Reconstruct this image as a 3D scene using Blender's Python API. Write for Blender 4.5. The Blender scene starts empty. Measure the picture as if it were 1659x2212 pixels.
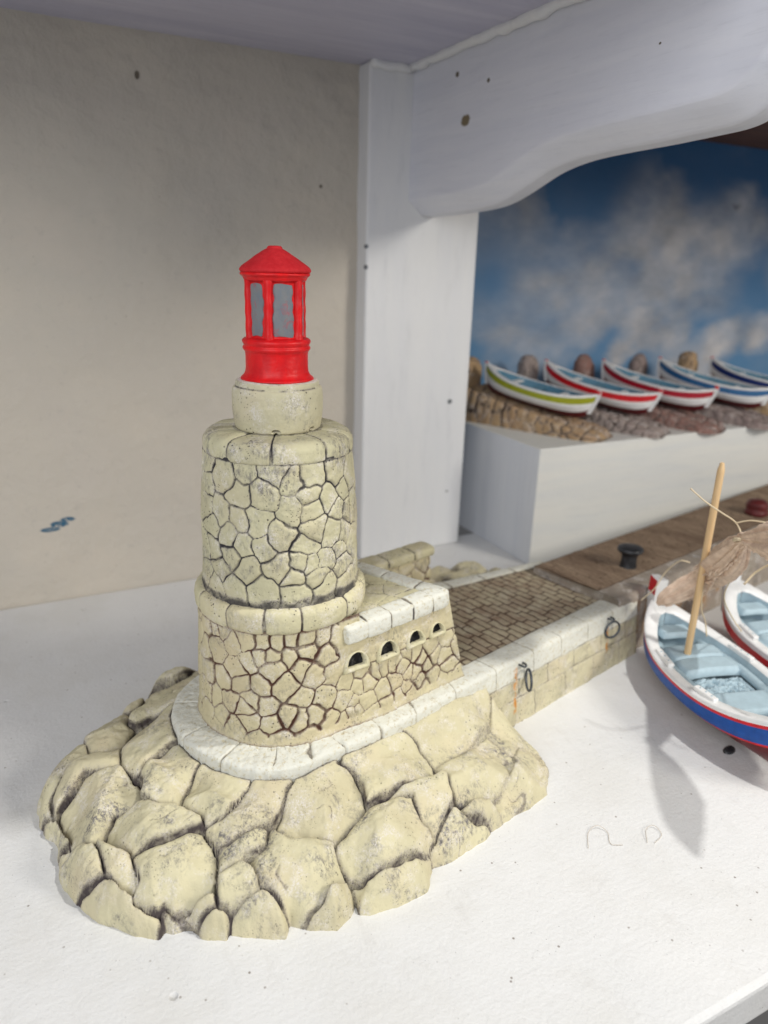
import bpy, math, random
import numpy as np
from mathutils import Matrix, Vector
S = 0.01                                  # every length below is in centimetres
sc = bpy.context.scene
COL = sc.collection
# ------------------------------------------------------------------ camera, light, exposure
cam_d = bpy.data.cameras.new('camera'); cam = bpy.data.objects.new('camera', cam_d); COL.objects.link(cam)
r_ = (0.8910241740, -0.4530884303, 0.0280498764); u_ = (0.1232057250, 0.3008366167, 0.9456837100); w_ = (0.4369167777, 0.8391711413, -0.3238757865)
M = Matrix(((r_[0], u_[0], -w_[0], 0), (r_[1], u_[1], -w_[1], 0), (r_[2], u_[2], -w_[2], 33 * S), (0, 0, 0, 1)))
cam.matrix_world = M
cam_d.sensor_fit = 'VERTICAL'; cam_d.sensor_height = 36; cam_d.lens = 1580 / 2212 * 36
cam_d.clip_start = .01; cam_d.clip_end = 60
cam_d.dof.use_dof = True; cam_d.dof.focus_distance = .415; cam_d.dof.aperture_fstop = 6.7
sc.camera = cam
sc.view_settings.view_transform = 'Standard'; sc.view_settings.look = 'None'
sc.view_settings.exposure = 0; sc.view_settings.gamma = 1
sc.view_settings.use_curve_mapping = False
W = bpy.data.worlds.new('World'); sc.world = W; W.use_nodes = True
bg = W.node_tree.nodes['Background']; bg.inputs[0].default_value = (.90, .93, 1.0, 1); bg.inputs[1].default_value = .25

def lamp(name, kind, loc, power, size, color, target=None):
    l = bpy.data.lights.new(name, kind); l.energy = power; l.color = color
    if kind == 'POINT': l.shadow_soft_size = size * S
    else: l.shape = 'DISK'; l.size = size * S
    o = bpy.data.objects.new(name, l); COL.objects.link(o); o.location = Vector(loc) * S
    if target is not None:
        o.rotation_euler = (Vector(target) - Vector(loc)).to_track_quat('-Z', 'Y').to_euler()
    return o
lamp('key_lamp', 'POINT', (56, 17, 110), 24, 1.5, (1.0, .98, .94))
lamp('shop_lamp', 'AREA', (105, -60, 78), 11, 40, (1.0, .95, .87), (10, 60, 12))
lamp('front_fill', 'AREA', (-80, -60, 90), 16, 130, (.96, .97, 1.0), (30, 60, 40))  # added soft fill, no real lamp: brightens bracket, wall and shelf underside

# ------------------------------------------------------------------ numpy noise
def ss(a, b, x):
    t = np.clip((np.asarray(x, float) - a) / (b - a), 0, 1); return t * t * (3 - 2 * t)
def _h(ix, iy, iz, seed):
    n = (ix * 374761393 + iy * 668265263 + iz * 2147483647 + seed * 144665) & 0xffffffff
    n = (n ^ (n >> 13)) * 1274126177 & 0xffffffff
    n = (n ^ (n >> 16)) * 2246822519 & 0xffffffff
    return ((n ^ (n >> 15)) & 0xffffff) / float(0xffffff)
def vnoise(P, seed=0):
    P = np.asarray(P, float); i = np.floor(P).astype(np.int64); f = P - i; f = f * f * (3 - 2 * f); o = 0
    for a in (0, 1):
        for b in (0, 1):
            for c in (0, 1):
                w = (f[..., 0] if a else 1 - f[..., 0]) * (f[..., 1] if b else 1 - f[..., 1]) * (f[..., 2] if c else 1 - f[..., 2])
                o = o + w * _h(i[..., 0] + a, i[..., 1] + b, i[..., 2] + c, seed)
    return o * 2 - 1
def fbm(P, seed=0, n=3):
    P = np.asarray(P, float)
    if P.shape[-1] == 2: P = np.concatenate([P, np.zeros(P.shape[:-1] + (1,))], -1)
    s = 0; a = 1; t = 0
    for k in range(n):
        s = s + a * vnoise(P * 2 ** k, seed + k * 7); t += a; a *= .5
    return s / t
def voro(P, seeds):
    """cell id and distance to the cell's edge"""
    P = P.reshape(-1, 2); seeds = np.asarray(seeds, float); ids = np.zeros(len(P), int); e = np.zeros(len(P))
    for s0 in range(0, len(P), 20000):
        p = P[s0:s0 + 20000]; d = ((p[:, None] - seeds[None]) ** 2).sum(-1)
        a = d.argmin(1); da = d[np.arange(len(p)), a]
        sep = np.sqrt(((seeds[a][:, None] - seeds[None]) ** 2).sum(-1)) + 1e-9
        ed = (d - da[:, None]) / (2 * sep); ed[np.arange(len(p)), a] = 1e9
        ids[s0:s0 + 20000] = a; e[s0:s0 + 20000] = ed.min(1)
    return ids, e
def fill_seeds(seeds, x0, x1, y0, y1, dist, seed, mind):
    rng = random.Random(seed); out = list(seeds)
    for _ in range(4000):
        p = (rng.uniform(x0, x1), rng.uniform(y0, y1))
        if all((p[0] - q[0]) ** 2 + (p[1] - q[1]) ** 2 > (mind if k < len(seeds) else dist) ** 2 for k, q in enumerate(out)): out.append(p)
    return out

# ------------------------------------------------------------------ mesh helpers
def mesh(name, V, F, mats, parent=None, smooth=True, attrs=None, mi=None, matrix=None):
    V = np.asarray(V, float).reshape(-1, 3)
    me = bpy.data.meshes.new(name)
    if isinstance(F, np.ndarray) and F.ndim == 2:
        n = len(F); k = F.shape[1]
        me.vertices.add(len(V)); me.vertices.foreach_set('co', (V * S).ravel())
        me.loops.add(n * k); me.loops.foreach_set('vertex_index', F.ravel().astype(np.int32))
        me.polygons.add(n); me.polygons.foreach_set('loop_start', np.arange(0, n * k, k, dtype=np.int32))
        me.polygons.foreach_set('loop_total', np.full(n, k, np.int32))
    else:
        me.from_pydata((V * S).tolist(), [], [list(map(int, f)) for f in F])
    if not isinstance(mats, (list, tuple)): mats = [mats]
    for m in mats: me.materials.append(m)
    if mi is not None: me.polygons.foreach_set('material_index', np.asarray(mi, np.int32))
    me.update(calc_edges=True); me.validate()
    me.polygons.foreach_set('use_smooth', [smooth] * len(me.polygons))
    for k, a in (attrs or {}).items():
        a = np.asarray(a, float)
        if a.ndim == 2:
            at = me.color_attributes.new(k, 'FLOAT_COLOR', 'POINT')
            at.data.foreach_set('color', np.concatenate([a, np.ones((len(a), 1))], 1).ravel())
        else:
            at = me.attributes.new(k, 'FLOAT', 'POINT'); at.data.foreach_set('value', a.ravel())
    o = bpy.data.objects.new(name, me); COL.objects.link(o)
    if parent is not None: o.parent = parent
    return o
def gridF(n, m, wrap=False, keep=None):
    i = np.arange(n if wrap else n - 1); j = np.arange(m - 1); I, J = np.meshgrid(i, j, indexing='ij')
    I2 = (I + 1) % n
    F = np.stack([I * m + J, I2 * m + J, I2 * m + J + 1, I * m + J + 1], -1).reshape(-1, 4)
    if keep is not None: F = F[keep(F)]
    return F
def normals(G, wrap=False):
    if wrap: a = np.roll(G, -1, 0) - np.roll(G, 1, 0)
    else: a = np.gradient(G, axis=0)
    b = np.gradient(G, axis=1); n = np.cross(a, b); return n / (np.linalg.norm(n, axis=-1, keepdims=True) + 1e-12)
def thing(name, label, cat, loc=(0, 0, 0), rot=(0, 0, 0), group=None):
    o = bpy.data.objects.new(name, None); COL.objects.link(o); o.empty_display_size = .02
    o.location = Vector(loc) * S; o.rotation_euler = rot; o['label'] = label; o['category'] = cat
    if group: o['group'] = group
    return o
def tag(o, label, cat, group=None):
    o['label'] = label; o['category'] = cat
    if group: o['group'] = group
    return o
def struct(o, label, cat):
    o['kind'] = 'structure'; o['label'] = label; o['category'] = cat; return o
def box(x0, x1, y0, y1, z0, z1):
    V = [(x, y, z) for x in (x0, x1) for y in (y0, y1) for z in (z0, z1)]
    F = [(0, 1, 3, 2), (4, 6, 7, 5), (0, 4, 5, 1), (2, 3, 7, 6), (0, 2, 6, 4), (1, 5, 7, 3)]
    return V, F
def bevel(o, w, seg=3):
    b = o.modifiers.new('bevel', 'BEVEL'); b.width = w * S; b.segments = seg; b.limit_method = 'ANGLE'; b.angle_limit = .5
    return o
def resample(prof, step):
    p = np.array(prof, float); d = np.r_[0, np.cumsum(np.linalg.norm(np.diff(p, axis=0), axis=1))]
    n = max(2, int(d[-1] / step) + 1); t = np.linspace(0, d[-1], n)
    return np.stack([np.interp(t, d, p[:, k]) for k in range(p.shape[1])], 1), t
def smooth_prof(prof, n=2):
    p = np.array(prof, float)
    for _ in range(n):
        q = [p[0]]
        for a, b in zip(p[:-1], p[1:]): q += [.75 * a + .25 * b, .25 * a + .75 * b]
        q.append(p[-1]); p = np.array(q)
    return p
def lathe(name, prof, mat, parent, step=.08, nth=220, disp=None, c=(0, 0), soft=1, smooth=True):
    p, t = resample(smooth_prof(prof, soft) if soft else prof, step)
    th = np.linspace(0, 2 * np.pi, nth, endpoint=False)
    T, R = np.meshgrid(th, p[:, 0], indexing='ij'); Z = np.repeat(p[None, :, 1], nth, 0)
    G = np.stack([c[0] + R * np.cos(T), c[1] + R * np.sin(T), Z], -1); at = {}
    if disp:
        N = normals(G, True); D, at = disp(T, R, Z, G); G = G + N * D[..., None]
    return mesh(name, G, gridF(nth, len(p), True), mat, parent, smooth, {k: (v.reshape(-1, 3) if v.ndim == 3 else v.ravel()) for k, v in at.items()})
def tube(pts, rad, n=8, cap=True):
    pts = [Vector(p) for p in pts]; V = []; F = []
    if not hasattr(rad, '__len__'): rad = [rad] * len(pts)
    up = Vector((0, 0, 1)); t0 = (pts[1] - pts[0]).normalized()
    if abs(t0.dot(up)) > .95: up = Vector((1, 0, 0))
    a = t0.cross(up).normalized()
    for i, p in enumerate(pts):
        t = (pts[min(i + 1, len(pts) - 1)] - pts[max(i - 1, 0)]).normalized()
        a = (a - t * a.dot(t)).normalized(); b = t.cross(a)
        for k in range(n):
            q = p + (a * math.cos(2 * math.pi * k / n) + b * math.sin(2 * math.pi * k / n)) * rad[i]; V.append(tuple(q))
    for i in range(len(pts) - 1):
        for k in range(n): F.append((i * n + k, i * n + (k + 1) % n, (i + 1) * n + (k + 1) % n, (i + 1) * n + k))
    if cap: F += [tuple(range(n))[::-1], tuple(range((len(pts) - 1) * n, len(pts) * n))]
    return V, F
def spline(pts, n=10):
    P = [Vector(p) for p in pts]; P = [P[0] * 2 - P[1]] + P + [P[-1] * 2 - P[-2]]; out = []
    for i in range(1, len(P) - 2):
        for k in range(n):
            t = k / n; a, b, c, d = P[i - 1:i + 3]
            out.append(.5 * ((2 * b) + (c - a) * t + (2 * a - 5 * b + 4 * c - d) * t * t + (3 * b - a - 3 * c + d) * t ** 3))
    out.append(P[-2]); return [tuple(v) for v in out]

# ------------------------------------------------------------------ materials
class MT:
    def __init__(s, name, rough=.8, spec=.25):
        s.m = bpy.data.materials.new(name); s.m.use_nodes = True; s.t = s.m.node_tree; s.b = s.t.nodes['Principled BSDF']
        s.b.inputs['Roughness'].default_value = rough; s.b.inputs['Specular IOR Level'].default_value = spec
        s.tc = s.n('ShaderNodeTexCoord'); s.bh = None
    def n(s, k, **kw):
        x = s.t.nodes.new(k)
        for a, b in kw.items(): setattr(x, a, b)
        return x
    def l(s, a, b): s.t.links.new(a, b)
    def co(s, sx=1, sy=None, sz=None):
        v = s.n('ShaderNodeVectorMath', operation='MULTIPLY'); s.l(s.tc.outputs['Object'], v.inputs[0])
        sy = sx if sy is None else sy; sz = sx if sz is None else sz
        v.inputs[1].default_value = (sx * 100, sy * 100, sz * 100); return v.outputs[0]
    def noise(s, sx, detail=3, rough=.55, sy=None, sz=None, dist=0):
        x = s.n('ShaderNodeTexNoise'); s.l(s.co(sx, sy, sz), x.inputs['Vector']); x.inputs['Scale'].default_value = 1
        x.inputs['Detail'].default_value = detail; x.inputs['Roughness'].default_value = rough; x.inputs['Distortion'].default_value = dist
        return x.outputs[0]
    def dots(s, sc_, r):
        x = s.n('ShaderNodeTexVoronoi'); s.l(s.co(sc_), x.inputs['Vector']); x.inputs['Scale'].default_value = 1
        return s.ramp(x.outputs['Distance'], r * .6, r, 1, 0)
    def ramp(s, v, a, b, va=0., vb=1.):
        x = s.n('ShaderNodeMapRange'); x.inputs[1].default_value = a; x.inputs[2].default_value = b
        x.inputs[3].default_value = va; x.inputs[4].default_value = vb; x.clamp = True; s.l(v, x.inputs[0]); return x.outputs[0]
    def math(s, op, a, b=None):
        x = s.n('ShaderNodeMath', operation=op)
        for i, v in enumerate((a, b)):
            if v is None: continue
            if isinstance(v, (int, float)): x.inputs[i].default_value = v
            else: s.l(v, x.inputs[i])
        return x.outputs[0]
    def mix(s, f, a, b):
        x = s.n('ShaderNodeMix', data_type='RGBA')
        for i, v in ((0, f), (6, a), (7, b)):
            if isinstance(v, (int, float)): x.inputs[i].default_value = v
            elif isinstance(v, tuple): x.inputs[i].default_value = v + (1,)
            else: s.l(v, x.inputs[i])
        return x.outputs[2]
    def attr(s, name, col=False):
        x = s.n('ShaderNodeAttribute', attribute_name=name); return x.outputs['Color' if col else 'Fac']
    def color(s, c):
        if isinstance(c, tuple): s.b.inputs['Base Color'].default_value = c + (1,)
        else: s.l(c, s.b.inputs['Base Color'])
        return s
    def bump(s, h, dist, strength=1.):
        x = s.n('ShaderNodeBump'); x.inputs['Distance'].default_value = dist * S; x.inputs['Strength'].default_value = strength
        s.l(h, x.inputs['Height'])
        if s.bh: s.l(s.bh, x.inputs['Normal'])
        s.bh = x.outputs[0]; s.l(s.bh, s.b.inputs['Normal']); return s
    def spot(s, c, r, wob=.5, f=1.5):
        """mask of a small irregular mark of paint or dirt at object point c (cm), radii r"""
        v = s.n('ShaderNodeVectorMath', operation='SUBTRACT'); s.l(s.co(1), v.inputs[0]); v.inputs[1].default_value = c
        w = s.n('ShaderNodeVectorMath', operation='DIVIDE'); s.l(v.outputs[0], w.inputs[0]); w.inputs[1].default_value = r
        L = s.n('ShaderNodeVectorMath', operation='LENGTH'); s.l(w.outputs[0], L.inputs[0])
        k = s.math('ADD', L.outputs['Value'], s.math('MULTIPLY', s.math('SUBTRACT', s.noise(f, 4, .6), .5), wob * 3))
        return s.ramp(k, .75, 1.05, 1, 0)

def plaster(name, base, crackc, base2=None, smudge=.35, white=0, pits=1.0, soft=.12):
    """hand-painted cast plaster: dark wash left in the grooves, chalky rubbed spots, pin holes"""
    m = MT(name, .82, .18)
    b2 = base2 or tuple(x * .88 for x in base)
    c = m.mix(m.ramp(m.noise(.55, 4, .6), .35, .65), base, b2)
    c = m.mix(m.math('MULTIPLY', m.ramp(m.noise(.3, 2), .5, .75), .35), c, (base[0] * .98, base[1] * .86, base[2] * .9))
    cell = m.attr('cell'); c = m.mix(m.math('MULTIPLY', m.ramp(cell, .45, 1), .42), c, (base[0] * .80, base[1] * .77, base[2] * .78))
    # brushy grey smudges
    sm = m.math('MULTIPLY', m.ramp(m.noise(.42, 5, .65, dist=.4), .50, .64), m.ramp(m.noise(5, 4, .75, sy=4, sz=2.2), .44, .60))
    c = m.mix(m.math('MULTIPLY', sm, smudge), c, (.16, .15, .155))
    # chalky rub
    ck = m.math('MULTIPLY', m.ramp(m.noise(.7, 4, .7), .50, .64), m.ramp(m.noise(9, 4, .8), .44, .58))
    c = m.mix(m.math('MULTIPLY', ck, .75), c, (.74, .70, .66))
    cr = m.attr('crack')
    edge = m.ramp(cr, .12, .5); core = m.math('MULTIPLY', m.ramp(cr, .35, .8), m.ramp(m.noise(.8, 3), .34, .56, .28, 1))
    grain = m.ramp(m.noise(7, 4, .8), .40, .6)
    c = m.mix(m.math('MULTIPLY', m.math('MULTIPLY', edge, grain), .62), c, (.52, .47, .42))
    c = m.mix(m.math('MULTIPLY', m.math('MULTIPLY', m.ramp(cr, .2, .6), m.ramp(m.noise(6, 4, .8, dist=.3), .5, .62)), .8), c, crackc)
    c = m.mix(core, c, crackc)
    p1 = m.math('MULTIPLY', m.dots(3.1, .2), m.ramp(m.noise(.5, 3), .50, .62)); p2 = m.math('MULTIPLY', m.dots(6.5, .24), m.ramp(m.noise(.6, 3), .50, .64))
    pit = m.math('MULTIPLY', m.math('MAXIMUM', p1, p2), pits)
    c = m.mix(m.math('MULTIPLY', pit, .8), c, (.05, .045, .045))
    if white: c = m.mix(m.math('MULTIPLY', m.math('MULTIPLY', m.attr('white'), m.ramp(m.noise(3.5, 5, .75), .34, .48)), m.ramp(cr, .25, .7, 1, 0)), c, (.70, .70, .625))
    m.color(c)
    m.bump(m.noise(2.2, 5, .6), .10, .8).bump(m.noise(14, 4, .7, sy=10, sz=8), .02, .8).bump(m.math('SUBTRACT', 1, pit), .03, .7)
    return m
CREAM = (.65, .60, .40)
m_up = plaster('painted plaster pale cream', (.595, .56, .37), (.045, .042, .045), smudge=.75).m
m_low = plaster('painted plaster cream brown wash', (.62, .555, .355), (.10, .048, .034), smudge=.55).m
m_ring = plaster('painted plaster cream ring', (.65, .605, .395), (.075, .062, .055), smudge=.4, pits=1.6).m
m_rock = plaster('painted plaster rocks', CREAM, (.075, .062, .060), smudge=.95, pits=.7).m
_pw = plaster('white washed plaster', (.60, .545, .37), (.12, .11, .10), smudge=.3, white=1)
m_white = _pw.m
# pier: white kerb, cream courses, brown brick deck, rust streaks
mp = plaster('pier plaster', (.60, .555, .38), (.11, .09, .07), smudge=.45, white=1)
src = mp.b.inputs['Base Color'].links[0].from_socket
c = mp.mix(mp.math('MULTIPLY', mp.attr('deck'), mp.ramp(mp.noise(1.2, 4, .7), .3, .6, .35, .95)), src, mp.mix(mp.ramp(mp.noise(.4, 3), .4, .6), (.44, .37, .26), (.30, .215, .15)))
c = mp.mix(mp.math('MULTIPLY', mp.math('MULTIPLY', mp.attr('deck'), mp.ramp(mp.attr('crack'), .3, .8)), .8), c, (.075, .045, .03))
c = mp.mix(mp.math('MULTIPLY', mp.attr('rust'), mp.ramp(mp.noise(2.5, 4, .7), .40, .52)), c, (.62, .24, .02))
mp.color(c); m_pier = mp.m
# second, browner pier
mb = plaster('brown pier plaster', (.36, .31, .255), (.05, .035, .028), smudge=.8, pits=0)
src = mb.b.inputs['Base Color'].links[0].from_socket
c = mb.mix(mb.math('MULTIPLY', mb.attr('deck'), .93), src, mb.mix(mb.ramp(mb.noise(.35, 5, .7, sy=.12), .38, .62), (.38, .28, .19), (.22, .15, .10)))
c = mb.mix(mb.math('MULTIPLY', mb.math('MULTIPLY', mb.attr('deck'), mb.ramp(mb.attr('crack'), .3, .8)), .7), c, (.07, .042, .028))
c = mb.mix(mb.math('MULTIPLY', mb.attr('rust'), mb.ramp(mb.noise(1.1, 4, .7), .40, .55)), c, (.36, .19, .07))
mb.color(c); m_brown = mb.m

def paint(name, c1, c2, rough=.5, streak=(6, 6, .6), amt=1., bump=.02, spec=.35):
    m = MT(name, rough, spec); f = m.ramp(m.noise(streak[0], 4, .6, sy=streak[1], sz=streak[2]), .35, .65)
    m.color(m.mix(m.math('MULTIPLY', f, amt), c1, c2)).bump(m.noise(streak[0] * 1.3, 4, .6, sy=streak[1] * 1.3, sz=streak[2] * 1.3), bump)
    return m
mr = MT('red lantern paint', .45, .4)
mr.color(mr.mix(mr.ramp(mr.noise(1.6, 4, .6, sz=.8), .38, .62), (.74, .005, .007), (.60, .004, .008))).bump(mr.noise(1.8, 4, .6), .05, .8).bump(mr.noise(9, 4, .7, sz=3), .012, .8)
m_red = mr.m
mr = MT('chalky red roof paint', .7, .25)
mr.color(mr.mix(mr.ramp(mr.noise(4, 5, .7), .35, .6), (.60, .022, .028), (.52, .012, .018))).bump(mr.noise(2, 4, .6), .05, .7)
m_redroof = mr.m
mg = MT('grey lantern glass paint', .5, .3)
g = mg.mix(mg.ramp(mg.noise(2.2, 3, .6, sz=1.1), .35, .65), (.165, .19, .215), (.20, .205, .205))
g = mg.mix(mg.math('MULTIPLY', mg.ramp(mg.noise(1.9, 4, .65, sz=1.2, dist=.6), .56, .68), .55), g, (.38, .06, .08))
mg.color(g).bump(mg.noise(2.5, 4, .6), .03); m_pane = mg.m
mk = MT('black painted hollow', .3, .5); mk.color(mk.mix(mk.ramp(mk.noise(3, 4, .7), .62, .70), (.006, .006, .007), (.16, .15, .12))).bump(mk.noise(3, 4, .7), .2, 1); m_black = mk.m
mi_ = MT('dark iron', .42, .5); mi_.b.inputs['Metallic'].default_value = .4
mi_.color(mi_.mix(mi_.ramp(mi_.noise(3, 4), .4, .7), (.05, .06, .07), (.13, .14, .15))); m_iron = mi_.m
mi_ = MT('black bollard paint', .45, .5); mi_.color(mi_.mix(mi_.ramp(mi_.noise(1.5, 3), .4, .7), (.012, .013, .015), (.04, .042, .048))); m_bol = mi_.m

# white painted shelf board
mt = MT('white painted board', .55, .3)
c = mt.mix(mt.ramp(mt.noise(.05, 3), .35, .65), (.745, .745, .735), (.70, .705, .70))
sp = mt.math('MULTIPLY', mt.dots(.9, .075), mt.ramp(mt.noise(.35, 3), .40, .52))
c = mt.mix(mt.math('MULTIPLY', sp, .75), c, (.17, .13, .10))
sp = mt.math('MULTIPLY', mt.dots(2.3, .09), mt.ramp(mt.noise(.25, 3), .44, .56))
c = mt.mix(mt.math('MULTIPLY', sp, .55), c, (.25, .24, .24))
fib = mt.math('MULTIPLY', mt.ramp(mt.noise(2.5, 1, .5, dist=3.0), .498, .502, 0, 1), mt.ramp(mt.noise(2.5, 1, .5, dist=3.0), .502, .506, 1, 0))
c = mt.mix(mt.math('MULTIPLY', mt.math('MULTIPLY', fib, mt.ramp(mt.noise(.22, 3), .56, .70)), .3), c, (.45, .43, .42))
c = mt.mix(mt.math('MULTIPLY', mt.ramp(mt.noise(.11, 4, .6), .48, .62), .35), c, (.64, .63, .595))
c = mt.mix(mt.math('MULTIPLY', mt.ramp(mt.noise(.9, 5, .75, sy=.25), .56, .70), .28), c, (.58, .57, .55))
mt.color(c).bump(mt.noise(.5, 4, .6), .09, .8).bump(mt.noise(4, 5, .7), .035, .9)
mt.bump(mt.noise(.12, 4, .6, sy=2.2), .03, .6); scr = mt.math('MULTIPLY', mt.ramp(mt.noise(.5, 1, .5, sy=.35, dist=2.5), .495, .5, 0, 1), mt.ramp(mt.noise(.5, 1, .5, sy=.35, dist=2.5), .5, .505, 1, 0)); mt.bump(mt.math('MULTIPLY', scr, mt.ramp(mt.noise(.1, 3), .56, .66)), .025, .6)
dent = mt.math('MULTIPLY', mt.dots(.22, .06), 1.0); mt.bump(mt.math('SUBTRACT', 1, dent), .10, .8)
m_table = mt.m

mw = MT('rough plastered wall', .9, .1)
c = mw.mix(mw.ramp(mw.noise(.06, 4, .6), .35, .65), (.56, .51, .435), (.50, .47, .415))
c = mw.mix(mw.math('MULTIPLY', mw.ramp(mw.noise(.12, 4, .7), .5, .7), .35), c, (.58, .52, .45))
c = mw.mix(mw.math('MULTIPLY', mw.ramp(mw.noise(1.2, 4, .7), .6, .72), .25), c, (.36, .34, .31))
c = mw.mix(mw.math('MULTIPLY', mw.dots(.4, .035), .4), c, (.20, .17, .14))
blue = mw.math('MULTIPLY', mw.math('MAXIMUM', mw.spot((1.9, 73.7, 7.5), (.95, 2, .26), .22, 1.6), mw.math('MAXIMUM', mw.spot((2.8, 73.7, 7.95), (.9, 2, .36), .22, 1.9), mw.spot((3.6, 73.7, 8.35), (.7, 2, .26), .22, 2.2))), mw.ramp(mw.noise(3, 4, .7), .33, .48))
c = mw.mix(blue, c, (.045, .12, .19))
for p, r in (((13.2, 73.7, 47.6), (.26, 1, .36)), ((30.2, 73.7, 39.9), (.2, 1, .2))):
    c = mw.mix(mw.math('MULTIPLY', mw.spot(p, r, .2, 3), .85), c, (.10, .08, .06))
mw.color(c).bump(mw.noise(.9, 6, .62), .22, .75).bump(mw.noise(.16, 3, .5), .9, .6)
m_wall = mw.m

def wood_white(name, c1, c2, ax=(.8, .8, .05), marks=()):
    m = MT(name, .5, .35)
    f = m.ramp(m.noise(ax[0], 5, .6, sy=ax[1], sz=ax[2], dist=.3), .35, .68)
    c = m.mix(f, c1, c2)
    c = m.mix(m.math('MULTIPLY', m.ramp(m.noise(ax[0] * 4, 4, .7, sy=ax[1] * 4, sz=ax[2] * 4), .55, .72), .3), c, tuple(x * .8 for x in c2))
    for p, r, k in marks: c = m.mix(m.spot(p, r, .25, 2.5), c, k)
    m.color(c).bump(m.noise(ax[0] * 2, 5, .6, sy=ax[1] * 2, sz=ax[2] * 2), .05, .6).bump(m.noise(.25, 3), .25, .5)
    return m.m
dk = (.12, .10, .07)
m_post = wood_white('white washed post', (.76, .765, .765), (.71, .72, .74), (.25, .25, .04), marks=[((33.9, 71.4, 16.6), (.25, .5, .9), (.2, .24, .28)), ((45.3, 71.4, 17.9), (.35, 1, .3), (.15, .16, .17)), ((34.1, 71.4, 32.4), (.4, .6, .3), (.12, .13, .15)), ((34.1, 71.4, 34.4), (.4, .6, .3), (.12, .13, .15)), ((45.6, 71.4, 7), (.25, 1, .15), (.3, .3, .3))])
m_apron = wood_white('white washed bracket', (.74, .75, .80), (.68, .695, .76), (.5, .06, .8), marks=[((39, 61.5, 45.0), (.6, .75, .5), (.20, .155, .09)), ((39, 63.3, 48.9), (.5, .3, .25), dk), ((39, 58.3, 47.6), (.5, .22, .18), dk), ((39, 39.4, 46.4), (.5, .12, .08), dk)])
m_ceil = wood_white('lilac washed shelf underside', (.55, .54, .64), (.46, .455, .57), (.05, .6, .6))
m_plinth = wood_white('white washed plinth', (.72, .715, .67), (.66, .67, .655), (.05, .5, .5))
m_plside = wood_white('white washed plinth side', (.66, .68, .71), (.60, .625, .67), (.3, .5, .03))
mbn = MT('brown stained board', .6, .3); mbn.color(mbn.mix(mbn.ramp(mbn.noise(.1, 4, .6, sy=1), .35, .65), (.16, .075, .05), (.10, .05, .035))); m_brownwood = mbn.m
mf = MT('grey floor', .7, .2); mf.color(mf.mix(mf.ramp(mf.noise(.05, 4), .4, .6), (.30, .29, .28), (.25, .245, .24))); m_floor = mf.m
msky = MT('sky painting', .45, .4); msky.color(msky.attr('Col', True)).bump(msky.noise(.25, 4, .6), .25, .6); m_sky = msky.m

# ------------------------------------------------------------------ the setting
V, F = box(-140, 240, 14.7, 73.7, -2.6, 0)
o = mesh('table_top', V, F, m_table, None, False); bevel(o, .35); struct(o, 'white painted shelf top everything stands on', 'shelf top')
V, F = box(-300, 500, -300, 400, -92, -90)
struct(mesh('floor', V, F, m_floor, None, False), 'grey floor beyond the shelf edge', 'floor')
nx, nz = 260, 150
X, Z = np.meshgrid(np.linspace(-60, 49, nx), np.linspace(-2, 53, nz), indexing='ij')
P3 = np.stack([X * .22, Z * .3, 0 * X], -1)
Y = 73.7 - .22 * fbm(P3 * .5, 3, 3) - .10 * fbm(P3 * 4, 5, 3) * ss(20, 44, Z + X * .1 + 6 * fbm(P3, 9, 2))
Y = Y + .4 * np.exp(-((X - 13.2) ** 2 + (Z - 47.6) ** 2) / .05)
o = mesh('plaster_wall', np.stack([X, Y, Z], -1), gridF(nx, nz), m_wall); struct(o, 'greyish beige rough plastered wall behind the lighthouse', 'wall')
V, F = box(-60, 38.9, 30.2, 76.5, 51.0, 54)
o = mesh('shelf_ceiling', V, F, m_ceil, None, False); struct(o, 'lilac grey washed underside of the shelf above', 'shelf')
V, F = box(42, 190, 30.2, 88, 51.0, 54)
o = mesh('shelf_ceiling', V, F, m_brownwood, None, False); struct(o, 'dark brown underside of the shelf above the row of boats', 'shelf')
V, F = box(34.25, 47.75, 71.4, 75.2, 0, 51)
o = bevel(mesh('corner_post', V, F, m_post, None, False), .25); tag(o, 'white washed square wooden post against the wall', 'post')
# wavy bracket board running out from the post
cur = [(71.4, 39.05), (68, 39.05), (64.3, 39.15), (60.5, 39.3), (57.8, 39.6), (55.6, 40.25), (54.1, 40.75), (52.4, 41.35), (50.7, 41.8), (48.5, 42.15), (46.2, 42.33), (43, 42.42), (39.9, 42.47), (36.6, 42.6), (34.6, 42.68), (33.5, 42.85), (32.6, 43.35), (31.9, 43.95), (31.4, 44.6), (31.05, 45.6), (30.9, 47)]
cy, _ = resample(smooth_prof(cur, 2), .25)
sec = [(39.0, .25), (39.0, .03), (39.06, -.08), (39.6, -.62), (40.3, -1.25), (40.5, -1.42), (40.7, -1.48), (42.0, -1.5), (42.15, -1.4), (42.2, -1.1)]
VV = []
n = len(cy)
tn = np.gradient(cy, axis=0); tn /= np.linalg.norm(tn, axis=1)[:, None]
for i in range(n):
    ny, nz_ = -tn[i, 1], tn[i, 0]
    if nz_ < 0: ny, nz_ = -ny, -nz_
    row = [(39.0, cy[i, 0], 51.0), (39.0, cy[i, 0], cy[i, 1] + 1.2)]
    row = [(39.0, cy[i, 0], 51.0)]
    for a, b in sec: row.append((a, cy[i, 0] + ny * b * (1 if cy[i, 0] < 71 else 0), cy[i, 1] + nz_ * b))
    row.append((42.2, cy[i, 0], 51.0)); VV.append(row)
G = np.array(VV); k = G.shape[1]
F = gridF(n, k).tolist(); F += [tuple(range(k)), tuple(range((n - 1) * k, n * k))[::-1]]
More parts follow.
